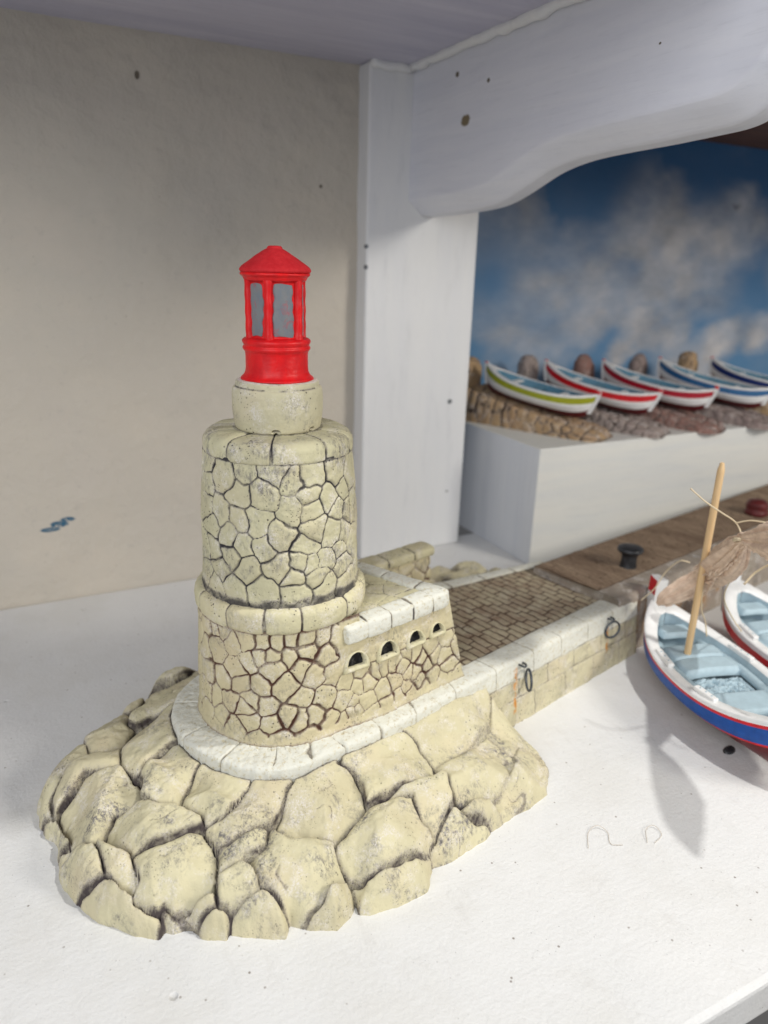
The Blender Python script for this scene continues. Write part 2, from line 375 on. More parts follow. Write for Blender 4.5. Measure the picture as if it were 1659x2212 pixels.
o = mesh('shelf_bracket', G, F, m_apron); tag(o, 'white and lilac bracket board with a wavy lower edge, fixed to the post', 'bracket')
md = o.modifiers.new('e', 'EDGE_SPLIT'); md.split_angle = .6
# caulk bead in the corner between shelf and bracket
rng = random.Random(4)
pts = [(38.9 - .25, y, 50.9 + .12 * rng.uniform(-1, 1)) for y in np.arange(31, 71.3, .8)]
V, F = tube(pts, [.42 + .14 * rng.random() for _ in pts], 8)
mesh('caulk_bead', V, F, m_post, o)
pts = [(x, 71.2, 50.85 + .15 * rng.uniform(-1, 1)) for x in np.arange(34.3, 39, .5)]
V, F = tube(pts, [.4 + .15 * rng.random() for _ in pts], 8)
pbead = mesh('caulk_bead', V, F, m_post, bpy.data.objects['corner_post'])
# plinth
V, F = box(51.4, 190, 61.9, 84.9, 0, 13.9)
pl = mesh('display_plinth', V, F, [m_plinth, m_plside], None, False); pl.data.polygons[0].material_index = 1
bevel(pl, .12); tag(pl, 'white washed wooden plinth carrying the row of small boats', 'plinth')
# painted sky backdrop
nx, nz = 420, 300
X, Z = np.meshgrid(np.linspace(36, 175, nx), np.linspace(10, 53.5, nz), indexing='ij')
Q = np.stack([X * .09, Z * .13, 0 * X], -1)
wx = X + 5 * fbm(Q * 1.6, 21, 5); wz = Z + 4 * fbm(Q * 1.6, 31, 5)
cl = 0
for cx, cz, rx, rz, a in [(86, 40.5, 8, 6.5, .75), (95.5, 38, 8, 7, .8), (89.5, 23.8, 7, 3.8, 1.0), (77, 25.8, 5.5, 3.4, .85), (66, 27, 7, 5, .55), (58.5, 40, 6, 7, .45), (105, 40.5, 8, 6, .8), (111.5, 23, 7, 4, 1.), (71, 34, 9, 4, .55), (85, 32, 12, 5, .6), (100, 30, 9, 4, .5), (100, 19.5, 9, 4, .7), (68, 21, 8, 3, .45), (64.5, 42.5, 3, 5, .45), (125, 35, 10, 8, .8), (140, 28, 9, 8, .8), (155, 40, 9, 8, .8)]:
    d = ((wx - cx) / (rx * 1.2)) ** 2 + ((wz - cz) / (rz * 1.2)) ** 2
    cl = cl + (1 - cl) * a * .85 * (1 - ss(.0, 1.5, d))
cl = np.clip(cl * (1 + .45 * fbm(Q * 3, 41, 4)) + .13 * fbm(Q * 1.5, 51, 4), 0, 1)
for bx, bz, r in [(76.5, 43, 4.5), (80, 48.3, 6), (112, 30, 5), (97, 47, 5), (59.5, 31, 4)]:
    cl *= 1 - .9 * np.exp(-((X - bx) ** 2 / r ** 2 + (Z - bz) ** 2 / (r * 1.1) ** 2))
tz = ss(12, 50, Z)
sky = np.stack([.12 - .085 * tz, .27 - .14 * tz, .46 - .16 * tz], -1)
w1 = np.stack([.58 + .14 * ss(32, 18, Z),  .58 + .10 * ss(32, 18, Z), .60 + .06 * ss(32, 18, Z)], -1)
lum = (.80 + .35 * fbm(Q * 2.2 + 9, 61, 5) + .06 * fbm(Q * (9, 22, 1), 63, 3))[..., None]
colr = sky * (1 - cl[..., None]) + w1 * lum * cl[..., None]
bs = np.exp(-(((X - 104.5) / .9) ** 2 + ((Z - 42.4 - .5 * np.abs(X - 104.5)) / .28) ** 2))
colr = colr * (1 - .6 * bs[..., None])
o = mesh('sky_backdrop', np.stack([X, 85 + 0 * X, Z], -1), gridF(nx, nz)[:, ::-1], m_sky, None, True, {'Col': colr.reshape(-1, 3)})
sol = o.modifiers.new('t', 'SOLIDIFY'); sol.thickness = .6 * S; sol.offset = 1
tag(o, 'painted board of blue sky with white clouds behind the small boats', 'backdrop')

# ================================================================== LIGHTHOUSE MODEL (local frame: tower axis, u along the pier)
PH = math.radians(14.6); CX, CY = 13.97, 40.72
LH = thing('lighthouse_model', 'cream stone harbour lighthouse model with a bright red lantern, on rocks and a pier', 'lighthouse model', (CX, CY, 0), (0, 0, PH))
def w2l(P):
    P = np.asarray(P, float); c, s = math.cos(PH), math.sin(PH); x = P[..., 0] - CX; y = P[..., 1] - CY
    return np.stack([c * x + s * y, -s * x + c * y] + ([P[..., 2]] if P.shape[-1] == 3 else []), -1)
def crazy(P, seeds, warp=.18, wf=.9, seed=1):
    sh = P.shape[:-1]; p = P.reshape(-1, 2)
    q = np.stack([p[:, 0] + warp * fbm(p * wf, seed, 3), p[:, 1] + warp * fbm(p * wf + 31, seed + 5, 3)], -1)
    i, e = voro(q, seeds); return i.reshape(sh), e.reshape(sh)
def stone_disp(P, e, ids, depth=.15, w=.075, rnd=.07, rr=.38, nseed=3, cellz=.05):
    pz = np.concatenate([P, np.zeros(P.shape[:-1] + (1,))], -1)
    var = np.clip(.80 + 1.0 * fbm(pz * .55, nseed, 2), .28, 1.6)
    ww = w * var
    cr = np.exp(-(e / ww) ** 2)
    rs = np.random.RandomState(nseed).rand(int(ids.max()) + 1)
    D = -depth * np.clip(var, .4, 1.3) * cr + rnd * (ss(0, rr, e) - 1) + cellz * (rs[ids] - .5) * ss(.05, .25, e) + .035 * fbm(pz * 1.6, nseed + 9, 3) + .02 * fbm(pz * 5, nseed + 19, 2)
    return D, np.exp(-(e / (ww * 1.35)) ** 2) , rs[ids]

# ---- lower wall and gun gallery
def lower_pt(s, z):
    k = np.clip((z - 5.2) / 7.5, 0, 1); r = 5.5 - .3 * k; ue = 11.3 - 1.5 * k; ub = ue - 2.6; bow = .5 * (1 - .9 * k)
    L1 = 11.3; x2 = L1 + math.pi * 5.5; x3 = x2 + L1; u = 0 * s + 0 * z; v = u.copy()
    m = s < L1; f = s / L1; u = np.where(m, ub * (1 - f), u); v = np.where(m, r, v)
    th = math.pi / 2 + (s - L1) / 5.5; m = (s >= L1) & (s < x2); u = np.where(m, r * np.cos(th), u); v = np.where(m, r * np.sin(th), v)
    f = (s - x2) / L1; m = (s >= x2) & (s < x3); u = np.where(m, ue * f, u); v = np.where(m, -(r + bow * ss(0, .4, f)), v)
    f = np.clip((s - x3) / 11.6, 0, 1); m = s >= x3; u = np.where(m, ue + (ub - ue) * f, u); v = np.where(m, -(r + bow) + f * (2 * r + bow), v)
    return np.stack([u, v, z + 0 * u], -1)
LOWSEED = [(18.1, 11.1), (19.6, 12.1), (20.5, 12.3), (21.3, 12.2), (19.4, 10.4), (20.7, 10.8), (22.0, 11.6), (22.9, 12.0), (24.1, 11.9), (25.1, 11.9), (26.0, 12.1), (26.9, 12.1), (28.0, 11.9), (29.2, 11.5), (17.4, 8.4), (19.6, 8.9), (22.3, 10.0), (21.3, 9.0), (23.2, 10.7), (24.0, 11.1), (24.6, 11.2), (24.7, 10.2), (25.9, 11.0), (27.0, 11.2), (28.2, 10.7), (26.6, 10.3), (18.3, 7.1), (19.6, 7.6), (20.4, 7.6), (22.7, 9.0), (23.9, 9.1), (25.4, 9.1), (27.4, 9.6), (28.7, 9.2), (21.9, 7.8), (23.3, 8.1), (22.9, 7.5), (24.3, 7.9), (26.5, 8.2), (28.1, 7.8), (29.5, 7.1), (19.5, 6.2), (21.1, 6.6), (23.1, 6.9), (24.5, 6.7), (25.7, 7.2), (26.4, 6.9), (27.3, 6.9), (28.5, 6.2), (29.4, 5.8), (20.4, 5.4), (22.1, 6.2), (17.3, 5.6), (29.8, 8.5), (30.9, 8.8), (30.7, 7.9), (31.5, 7.9), (32.1, 8.4), (32.7, 8.6), (30.2, 6.7), (31.2, 6.6), (30.6, 6.2), (32.6, 6.8), (33.7, 7.0), (33.9, 8.5), (34.5, 8.0), (34.9, 7.3), (35.5, 7.1), (35.0, 8.7), (35.8, 8.4), (36.2, 7.9), (36.7, 7.3), (37.6, 7.7), (37.2, 6.3), (35.8, 6.3), (34.6, 6.4), (34.9, 5.9), (36.1, 5.6), (37.9, 5.6), (38.5, 7.3), (38.7, 6.4), (39.0, 5.6), (33.8, 6.0), (32.8, 5.9), (30.0, 6.1), (31.5, 5.6), (37.3, 8.4), (38.7, 8.4)]
seeds = fill_seeds(LOWSEED, 0, 52, 5, 13, 1.35, 5, 1.5)
ARCH = [(30.5, 9.75, 1.0), (33.2, 9.72, .98), (35.85, 9.7, .9), (38.05, 9.68, .78)]      # s, z, size
s = np.arange(0, 51.5, .062); z = np.arange(4.9, 12.75, .062)
Sg, Zg = np.meshgrid(s, z, indexing='ij'); P = np.stack([Sg, Zg], -1)
ids, e = crazy(P, seeds, .26, 1.1, 11)
band = ss(9.05, 9.2, Zg) * ss(29.3, 29.7, Sg) * ss(40.3, 39.9, Sg)          # smooth frieze that carries the arches
e = e + band * 3
e = e + 1.5 * ss(5.75, 5.3, Zg)                                             # skirting smear at the foot
D, cr, cell = stone_disp(P, e, ids, .14, .072, .05, .24, 3, .06)
eb = np.abs(Zg - 9.12 - .05 * fbm(P * .7, 5, 2)); ebm = np.exp(-(eb / .07) ** 2) * ss(29.3, 29.6, Sg) * ss(40.1, 39.8, Sg); D = D - .1 * ebm; cr = np.maximum(cr, .8 * ebm)
D = D + .12 * ss(5.7, 5.0, Zg)
cr = np.maximum(cr, .55 * ss(5.5, 5.2, Zg)); cr = np.maximum(cr, .8 * ss(12.3, 12.65, Zg))
G = lower_pt(Sg, Zg); N = normals(G); N = N * np.sign((N[300, 20] * (0, -1, 0)).sum() or 1)
if (N * G)[300, 20, :2].sum() < 0: N = -N
G = G + N * D[..., None]
def in_arch(ps, pz, f=1.0):
    r = np.zeros(ps.shape, bool)
    for a, b, k in ARCH:
        w = .74 * k * f; x = (ps - a) / w; y = (pz - (b - .52 * k)) / (1.12 * k * f)
        r |= (np.abs(x) < 1) & (y > 0) & (y < np.sqrt(np.clip(1 - x ** 2, 0, 1)) * .9 + .05)
    return r
Sf, Zf = Sg.ravel(), Zg.ravel()
inside = in_arch(Sf, Zf) | ((Zf > 11.95) & (G[..., 0].ravel() > 2.2))
F = gridF(len(s), len(z)); F = F[~inside[F].any(1)]
mesh('lower_wall', G, F, m_low, LH, True, {'crack': cr.ravel(), 'cell': cell.ravel()})
# arched gun ports: moulded surround (frame) with a dark hollow
def wallp(s_, z_, off):
    a = lower_pt(np.array([s_]), np.array([z_]))[0]
    b = lower_pt(np.array([s_ + .05]), np.array([z_]))[0]; t = b - a; t /= np.linalg.norm(t); nn = np.array([t[1], -t[0], 0]); return a + nn * off
for q, (a, b, k) in enumerate(ARCH):
    rr = random.Random(q + 3)
    def ringpts(w, h, z0, n=28, wob=0):
        out = []
        for i in range(n + 1):
            t = math.pi * i / n; out.append((a + w * math.cos(t) + wob * rr.uniform(-1, 1), z0 + h * math.sin(t) ** .85 + wob * rr.uniform(-1, 1)))
        base = [(a - w + 2 * w * (i + 1) / 9, z0 - .02 + wob * rr.uniform(-1, 1)) for i in range(8)]
        return out + base
    ino = ringpts(.70 * k, .98 * k, b - .48 * k, wob=.025); inm = ringpts(.76 * k, 1.05 * k, b - .53 * k); ou = ringpts(1.04 * k, 1.28 * k, b - .72 * k)
    loops = [([*ino], -.55), ([*ino], -.1), ([*ino], .06), ([*inm], .15), ([((x + y) / 2 for x, y in zip(p, r)) for p, r in zip(inm, ou)], .18), ([*ou], .12), ([*ou], -.1)]
    V = []; n = len(ino)
    for lp, off in loops:
        for p in lp:
            p = tuple(p); V.append(wallp(p[0], p[1], off + .015 * rr.uniform(-1, 1)))
    F = []
    for L in range(len(loops) - 1):
        for i in range(n): F.append((L * n + i, L * n + (i + 1) % n, (L + 1) * n + (i + 1) % n, (L + 1) * n + i))
    crk = np.array([.0] * n + [.25] * n + [.2] * n + [0.] * n * 3 + [.6] * n)
    fr = mesh('gun_port', V, F, m_ring, LH, True, {'crack': crk, 'cell': np.zeros(len(V))})
    rg = np.linspace(0, 1, 9); V = []; 
    for L, sc_ in enumerate((1.03, .96, .6, .02)):
        for p in ino:
            cxx, czz = a, b - .1 * k; off = (-.12, -.30, -.42, -.46)[L]
            V.append(wallp(cxx + (p[0] - cxx) * sc_, czz + (p[1] - czz) * sc_, off))
    F = []
    for L in range(3):
        for i in range(n): F.append((L * n + i, L * n + (i + 1) % n, (L + 1) * n + (i + 1) % n, (L + 1) * n + i))
    F.append(tuple(range(3 * n, 4 * n)))
    mesh('dark_hollow', V, F, m_black, fr)
# roof of the gun gallery: crazy paved
u = np.arange(-1, 9.75, .08); v = np.arange(-5.1, 5.25, .08); Ug, Vg = np.meshgrid(u, v, indexing='ij')
umax = 9.62 - (Vg + 5.3) / 10.6 * 2.5
Ug2 = np.minimum(Ug, umax)
P = np.stack([Ug2, Vg], -1); seeds = fill_seeds([], -2, 11, -6, 6, 1.25, 9, 1); ids, e = crazy(P, seeds, .2, .8, 15)
D, cr, cell = stone_disp(P, e, ids, .08, .06, .03, .3, 7, .03)
lip = ss(.55, .25, umax - Ug2) ; eb = np.exp(-((umax - Ug2 - .5) / .06) ** 2); D = D * (1 - lip) + .12 * lip - .08 * eb; cr = np.maximum(cr * (1 - lip), .7 * eb)
Zr = 12.0 + D; Zr = np.where(Ug > umax + .05, 11.0, Zr)
mesh('gallery_roof', np.stack([Ug2, Vg, Zr], -1), gridF(len(u), len(v)), m_ring, LH, True, {'crack': cr.ravel() * .8, 'cell': cell.ravel()})
# coping blocks along the front edge
def sweep(name, path2, prof, joints, mat, parent, white=1., step=.07, depth=.12, w=.06, seed=5, endround=.3, closed_ends=True, rnd=.05):
    """prof: (outward, z) section swept along the 2-d path; joints: arc positions of the block joints"""
    pa, ta = resample(path2, step); pr, tp = resample(smooth_prof(prof, 1), step)
    t = np.gradient(pa, axis=0); t /= np.linalg.norm(t, axis=1)[:, None]; nn = np.stack([t[:, 1], -t[:, 0]], 1)
    e = np.min(np.abs(ta[:, None] - np.array(list(joints) + [-99])[None]), 1)
    er = np.minimum(np.minimum(ta, ta[-1] - ta) / endround, 1); er = np.sqrt(np.clip(1 - (1 - er) ** 2, 0, 1))
    cz = pr.mean(0); G = np.zeros((len(pa), len(pr), 3))
    for i in range(len(pa)):
        q = cz + (pr - cz) * (.25 + .75 * er[i]); G[i, :, :2] = pa[i] + nn[i] * q[:, :1]; G[i, :, 2] = q[:, 1]
    N = normals(G); 
    if (N[len(pa) // 2, len(pr) // 2, :2] * nn[len(pa) // 2]).sum() < 0: N = -N
    q2 = np.stack(np.meshgrid(ta, tp, indexing='ij'), -1)
    E = e[:, None] + .08 * fbm(q2 * 1.2, seed, 3)
    cr = np.exp(-(E / w) ** 2)
    rs = np.random.RandomState(seed).rand(len(joints) + 2)[np.searchsorted(np.sort(joints), ta)] if len(joints) else np.zeros(len(ta))
    D = -depth * cr + rnd * (ss(0, .3, np.abs(E)) - 1) + .04 * fbm(q2 * 1.1, seed + 2, 3) + .02 * fbm(q2 * 5, seed + 4, 2) + .06 * (rs[:, None] - .5)
    G = G + N * D[..., None]
    F = gridF(len(pa), len(pr)).tolist()
    if closed_ends: k = len(pr); F += [tuple(range(k)), tuple(range((len(pa) - 1) * k, len(pa) * k))[::-1]]
    return mesh(name, G, F, mat, parent, True, {'crack': np.exp(-(E / (w * 1.5)) ** 2).ravel(), 'cell': np.repeat(rs[:, None], len(pr), 1).ravel(), 'white': np.full(G.shape[0] * G.shape[1], white)})
sweep('coping', [(.9, -5.28), (9.35, -5.32), (9.62, -5.25), (9.62, -4.9), (7.35, 4.6)], [(-.3, 11.1), (.05, 10.98), (.28, 10.98), (.36, 11.06), (.40, 11.4), (.36, 11.95), (.28, 12.10), (.1, 12.18), (-.6, 12.22), (-1.0, 12.14), (-1.05, 11.6)], [1.7, 3.6, 5.5, 7.3, 10.6, 13.4, 16], m_white, LH, depth=.07, w=.04, endround=.18, rnd=.03)
# ring of blocks between the storeys
def ringdisp(joints, seed, depth=.10, w=.045, cap=None):
    J = np.radians(joints)
    def f(T, R, Z, G):
        q = np.stack([T * 5, Z], -1); d = np.abs((T[..., None] - J + np.pi) % (2 * np.pi) - np.pi).min(-1) * np.maximum(R, .5)
        d = np.abs(d + .10 * fbm(q * 1.0, seed, 3)); cr = np.exp(-(d / w) ** 2)
        D = -depth * cr + .05 * (ss(0, .35, d) - 1) + .05 * fbm(q * .8, seed + 1, 3) + .025 * fbm(q * 3.5, seed + 3, 3)
        idx = np.searchsorted(np.sort(J % (2 * np.pi)), T.ravel() % (2 * np.pi)).reshape(T.shape); rs = np.random.RandomState(seed).rand(len(J) + 1)
        C = np.exp(-(d / (w * 1.5)) ** 2)
        if cap: C = np.maximum(C, cap(T, R, Z))
        return D, {'crack': C, 'cell': rs[idx], 'white': 0 * T}
    return f
va = 251 - 14.6
lathe('string_course', [(4.6, 12.45), (5.1, 12.5), (5.30, 12.66), (5.38, 13.0), (5.37, 13.5), (5.28, 13.82), (5.05, 13.98), (4.7, 14.04), (4.5, 14.0)], m_ring, LH, .07, 520, ringdisp([va - 68, va - 36.8, va - 11, va + 12.6, va + 47.5, va + 78, va + 105, va + 140, va + 180, va - 100, va - 140], 31, cap=lambda T, R, Z: .6 * ss(4.98, 4.8, R) * ss(13.85, 13.95, Z)))
# ---- upper tower
UPR = [(13.4, 4.95), (14.2, 4.84), (16, 4.78), (18.6, 4.70), (21, 4.52), (22.6, 4.36)]
UPSEED = [(2.97, 21.8), (3.33, 21.5), (3.68, 22.0), (4.08, 21.9), (4.56, 21.6), (4.94, 21.7), (5.24, 21.2), (2.98, 20.8), (3.63, 20.7), (3.94, 20.8), (4.29, 21.2), (4.49, 20.7), (4.78, 20.1), (5.06, 20.5), (2.98, 19.6), (3.33, 19.4), (4.54, 19.8), (4.26, 19.9), (3.84, 19.1), (3.6, 19.1), (4.14, 18.4), (4.57, 18.7), (4.94, 19.4), (5.17, 19.2), (3.16, 18.4), (3.47, 18.2), (4.82, 18.1), (5.04, 17.8), (3.68, 17.8), (3.94, 17.7), (4.43, 17.7), (4.96, 17.0), (2.95, 16.6), (3.18, 17.0), (3.47, 17.0), (3.7, 16.3), (4.14, 16.5), (4.35, 16.6), (4.49, 16.5), (4.71, 16.7), (3.3, 16.1), (3.05, 15.3), (4.59, 15.7), (5.03, 16.0), (3.53, 15.1), (3.91, 15.1), (4.29, 15.9), (4.29, 15.1), (4.71, 14.8), (5.06, 14.7), (3.19, 14.8), (5.32, 19.2), (5.27, 17.0)]
us = fill_seeds([(a * 4.7, b) for a, b in UPSEED], 2.5, 32.1, 13.5, 22.6, 1.8, 8, 1.95)
us = us + [(a - 29.53, b) for a, b in us if a > 28] + [(a + 29.53, b) for a, b in us if a < 6]
nth = 500; th = np.linspace(0, 2 * np.pi, nth, endpoint=False) + .0; z = np.arange(13.9, 22.6, .062)
T, Z = np.meshgrid(th, z, indexing='ij'); P = np.stack([T * 4.7, Z], -1)
P2 = np.where(P[..., :1] < 2.6, P + [29.53, 0], P)
ids, e = crazy(P2, us, .34, .9, 41); D, cr, cell = stone_disp(P2, e, ids, .12, .048, .035, .22, 43, .11)
# make the noise fade across the hidden seam
R = np.interp(Z, [a for a, b in UPR], [b for a, b in UPR]) + D
cr = np.maximum(cr, .75 * ss(14.75, 14.3, Z + .3 * fbm(P2, 4, 2))); cr = np.maximum(cr, .8 * ss(22.25, 22.42, Z))
mesh('upper_tower', np.stack([R * np.cos(T), R * np.sin(T), Z], -1), gridF(nth, len(z), True), m_up, LH, True, {'crack': cr.ravel(), 'cell': cell.ravel()})
lathe('tower_cap', [(4.2, 22.34), (4.36, 22.37), (4.42, 22.46), (4.41, 22.9), (4.35, 23.2), (4.12, 23.45), (3.75, 23.58), (3.0, 23.62), (2.0, 23.64), (0.01, 23.64)], m_up, LH, .07, 460,
      ringdisp([va - 75, va - 41, va - 5.4, va + 37.4, va + 70, va + 110, va + 160, va + 205, va - 110], 51, .10, .038, cap=lambda T, R, Z: .5 * ss(2.75, 2.6, R)))
# plain drum with a small ledge, chipped at its foot
def drumdisp(T, R, Z, G):
    q = np.stack([T * 2.5, Z], -1); D = .03 * fbm(q * .8, 71, 3) + .015 * fbm(q * 5, 73, 3); cr = .75 * np.exp(-((Z - 26.07) / .06) ** 2) * ss(2.7, 2.5, R) * (.4 + .6 * ss(-.3, .2, fbm(q * 1.5, 77, 2)))
    for a in (va - 3, va + 50):
        d = np.abs((T - math.radians(a) + np.pi) % (2 * np.pi) - np.pi) * 2.55; k = ss(.28, .16, np.hypot(d, (Z - 23.75) * 1.7)); D = D - .35 * k; cr = np.maximum(cr, k)
    W_ = ss(26.30, 26.36, Z) * ss(2.36, 2.28, R + .05 * fbm(q, 4, 2))
    return D, {'crack': cr, 'cell': 0 * T, 'white': W_}
md_ = plaster('painted plaster drum', (.60, .56, .385), (.05, .045, .045), smudge=.7, white=1); m_drum = md_.m
lathe('drum', [(2.2, 23.60), (2.46, 23.62), (2.54, 23.8), (2.62, 24.6), (2.62, 25.6), (2.56, 25.95), (2.47, 26.04), (2.40, 26.06), (2.40, 26.28), (2.32, 26.40), (1.9, 26.42), (0.01, 26.42)], m_drum, LH, .05, 360, drumdisp)
# ---- red lantern
def wob(seed, a=.02, f=1.4):
    return lambda T, R, Z, G: (a * fbm(G * f, seed, 3) * ss(0, .5, R), {})
LT = lathe('lantern', [(2.0, 26.40), (2.1, 26.43), (2.08, 26.52), (1.90, 26.66), (1.78, 26.9), (1.76, 27.6), (1.77, 27.95), (1.85, 28.05), (1.92, 28.14), (1.92, 28.24), (1.85, 28.32), (1.84, 28.36), (1.92, 28.44), (1.95, 28.56), (1.90, 28.68), (1.75, 28.74), (1.5, 28.78), (1.47, 28.9), (1.47, 31.75), (1.6, 31.8), (1.74, 31.86), (1.78, 31.98), (1.84, 32.06), (1.94, 32.12), (1.95, 32.2), (1.88, 32.27), (1.5, 32.28)], m_red, LH, .05, 240, wob(81, .035))
lathe('lantern_roof', [(1.6, 32.22), (1.88, 32.24), (1.98, 32.33), (1.97, 32.44), (1.84, 32.60), (1.5, 32.84), (1.0, 33.18), (.58, 33.45), (.44, 33.50), (.42, 33.52), (.41, 33.60), (.3, 33.65), (0.01, 33.66)], m_redroof, LT, .05, 200, wob(85, .03))
for k in range(6):
    BAR = [-15, 52, 110, 170, 228, 288, 345]; a = math.radians(va + BAR[k]); V = []; rr = random.Random(k + 50)
    zs = np.linspace(28.7, 31.88, 28)
    for z_ in zs:
        f = 1 + .25 * (ss(29.1, 28.75, z_) + ss(31.5, 31.85, z_)); hw = .20 * float(f) + .012 * math.sin(z_ * 5 + k)
        for rad, tt in ((1.40, -1.25), (1.66, -1.05), (1.74, -.7), (1.78, 0), (1.74, .7), (1.66, 1.05), (1.40, 1.25)):
            aa = a + tt * hw / 1.7; rd = rad + .012 * math.sin(z_ * 7 + k * 2 + tt); V.append((rd * math.cos(aa), rd * math.sin(aa), z_))
    mesh('glazing_bar', V, gridF(28, 7), m_red, LT)
    # painted grey glass between this bar and the next, with a wavering edge
    a0 = a + .15; a1 = math.radians(va + BAR[k + 1]) - .22; V = []; na, nz_ = 20, 34
    for i in range(na):
        for j in range(nz_):
            ti = i / (na - 1); tj = j / (nz_ - 1)
            zz = 28.90 + tj * 2.78 + .04 * math.sin(ti * 5 + k) * (abs(tj - .5) * 2); aa = a0 + (a1 - a0) * ti
            e = abs(ti - .5) * 2; aa += (ti - .5) * .06 * math.sin(tj * 6 + k * 2.1) + (ti - .5) * .05 * math.sin(tj * 23 + k)
            rc = max(0, e - .78) / .22; zz = 30.29 + (zz - 30.29) * (1 - .07 * rc ** 2)
            rd = 1.53 - .06 * max(0, (e - .9) / .1) + .012 * math.sin(aa * 11 + zz * 3)
            V.append((rd * math.cos(aa), rd * math.sin(aa), zz))
    mesh('lantern_pane', V, gridF(na, nz_), m_pane, LT)

# ---- platform round the tower foot
front = [(12.2, -7.05), (8, -7.05), (4, -7.1), (1.2, -7.05), (-1.4, -6.8), (-3.2, -6.75), (-4.8, -6.0), (-6.0, -4.7), (-6.8, -3.0), (-7.3, -1.2), (-7.3, 1.2), (-6.6, 3.2), (-5.2, 5.0), (-2.8, 6.3), (0, 7.0), (4, 7.1), (12.2, 7.1)]
pa, ta = resample(smooth_prof(front, 2), .08); t = np.gradient(pa, axis=0); t /= np.linalg.norm(t, axis=1)[:, None]; nn = np.stack([t[:, 1], -t[:, 0]], 1)
if (nn[len(pa) // 2] * pa[len(pa) // 2]).sum() < 0: nn = -nn
prof, tp = resample(smooth_prof([(-3.4, 5.22), (-2.5, 5.2), (-.5, 5.2), (-.12, 5.14), (.02, 4.95), (.06, 4.2), (.15, 3.4), (.3, 2.0)], 2), .08)
G = np.concatenate([(pa[:, None] + nn[:, None] * prof[None, :, :1]), np.repeat(prof[None, :, 1:], len(pa), 0)], -1)
arc = np.repeat(ta[:, None], len(prof), 1); outw = np.repeat(prof[None, :, 0], len(pa), 0)
jn = [2.8, 6.6, 9.6, 12.3, 14.6, 17.3, 20.5, 24, 28, 32, 36, 40]
q = np.stack([arc, outw], -1); e = np.abs(arc + .45 * outw * np.sin(arc * 1.7) - np.array(jn)[:, None, None]).min(0) + .12 * fbm(q * 1.1, 91, 3)
cr = np.exp(-(e / .07) ** 2); rs = np.random.RandomState(8).rand(len(jn) + 1)[np.searchsorted(jn, arc)]
D = -.14 * cr + .07 * fbm(q * .8, 93, 3) + .045 * fbm(q * 4, 95, 3) + .24 * (rs - .5) * ss(-1.9, 0, outw)
N = normals(G); N = N if N[len(pa) // 2, 3, 2] > 0 else -N
G = G + N * D[..., None]
crk = np.maximum(.75 * np.exp(-(e / .08) ** 2), .3 * ss(3.9, 3.3, G[..., 2])); 
mesh('platform', G, gridF(len(pa), len(prof)), m_white, LH, True, {'crack': crk.ravel(), 'cell': rs.ravel(), 'white': (1 - .85 * ss(4.3, 3.7, G[..., 2])).ravel()})

# ---- rock mound
OUT = [(-1.6, 41.1), (-1.3, 39.8), (-0.7, 38.6), (-0.8, 37.4), (-0.8, 35.8), (-0.2, 33.9), (0.8, 32.3), (1.7, 31.3), (2.7, 30.4), (3.4, 29.9), (3.8, 30.2), (4.1, 29.9), (4.9, 29.7), (5.4, 29.0), (6.5, 28.3), (6.7, 28.5), (7.7, 27.9), (9.2, 27.1), (9.7, 27.8), (10.3, 27.2), (11.8, 26.5), (12.7, 26.9), (13.2, 27.4), (13.2, 26.9), (13.7, 26.6), (15.3, 26.4), (17.3, 26.6), (18.4, 27.9), (19.6, 27.8), (22.1, 28.4), (24.4, 29.2), (26.3, 29.4), (28.4, 30.1), (29.9, 31.7), (30.3, 33.4), (30.3, 35.0), (30.1, 36.5), (29, 41), (20, 52), (10.2, 53.3), (8.9, 52.8), (7.0, 52.0), (5.3, 49.7), (3.5, 48.2), (2.0, 46.8), (0.8, 45.8), (0.1, 45.4), (-1.1, 43.9), (-1.6, 42.3)]
RS = [(7.7, 47.9), (6.2, 44.6), (2.8, 43.2), (5.0, 40.7), (0.7, 41.3), (0.9, 37.8), (5.9, 37.3), (7.8, 35.1), (4.1, 34.4), (9.0, 33.0), (13.0, 31.8), (-0.2, 35.0), (1.9, 33.0), (4.6, 31.7), (7.8, 30.5), (7.4, 29.3), (10.3, 28.7), (1.8, 31.6), (5.6, 29.9), (8.2, 27.9), (11.4, 27.0), (-1.0, 40.0), (4.4, 29.8), (9.9, 30.9), (2.9, 30.9), (18.3, 33.2), (16.5, 29.6), (23.7, 35.7), (23.8, 32.1), (26.1, 30.2), (20.6, 28.3), (27.8, 35.1), (16.8, 27.3), (12.9, 28.3), (26.8, 32.6), (4.0, 46.6), (5.2, 49.0), (8.8, 50.5), (1.4, 44.2)]
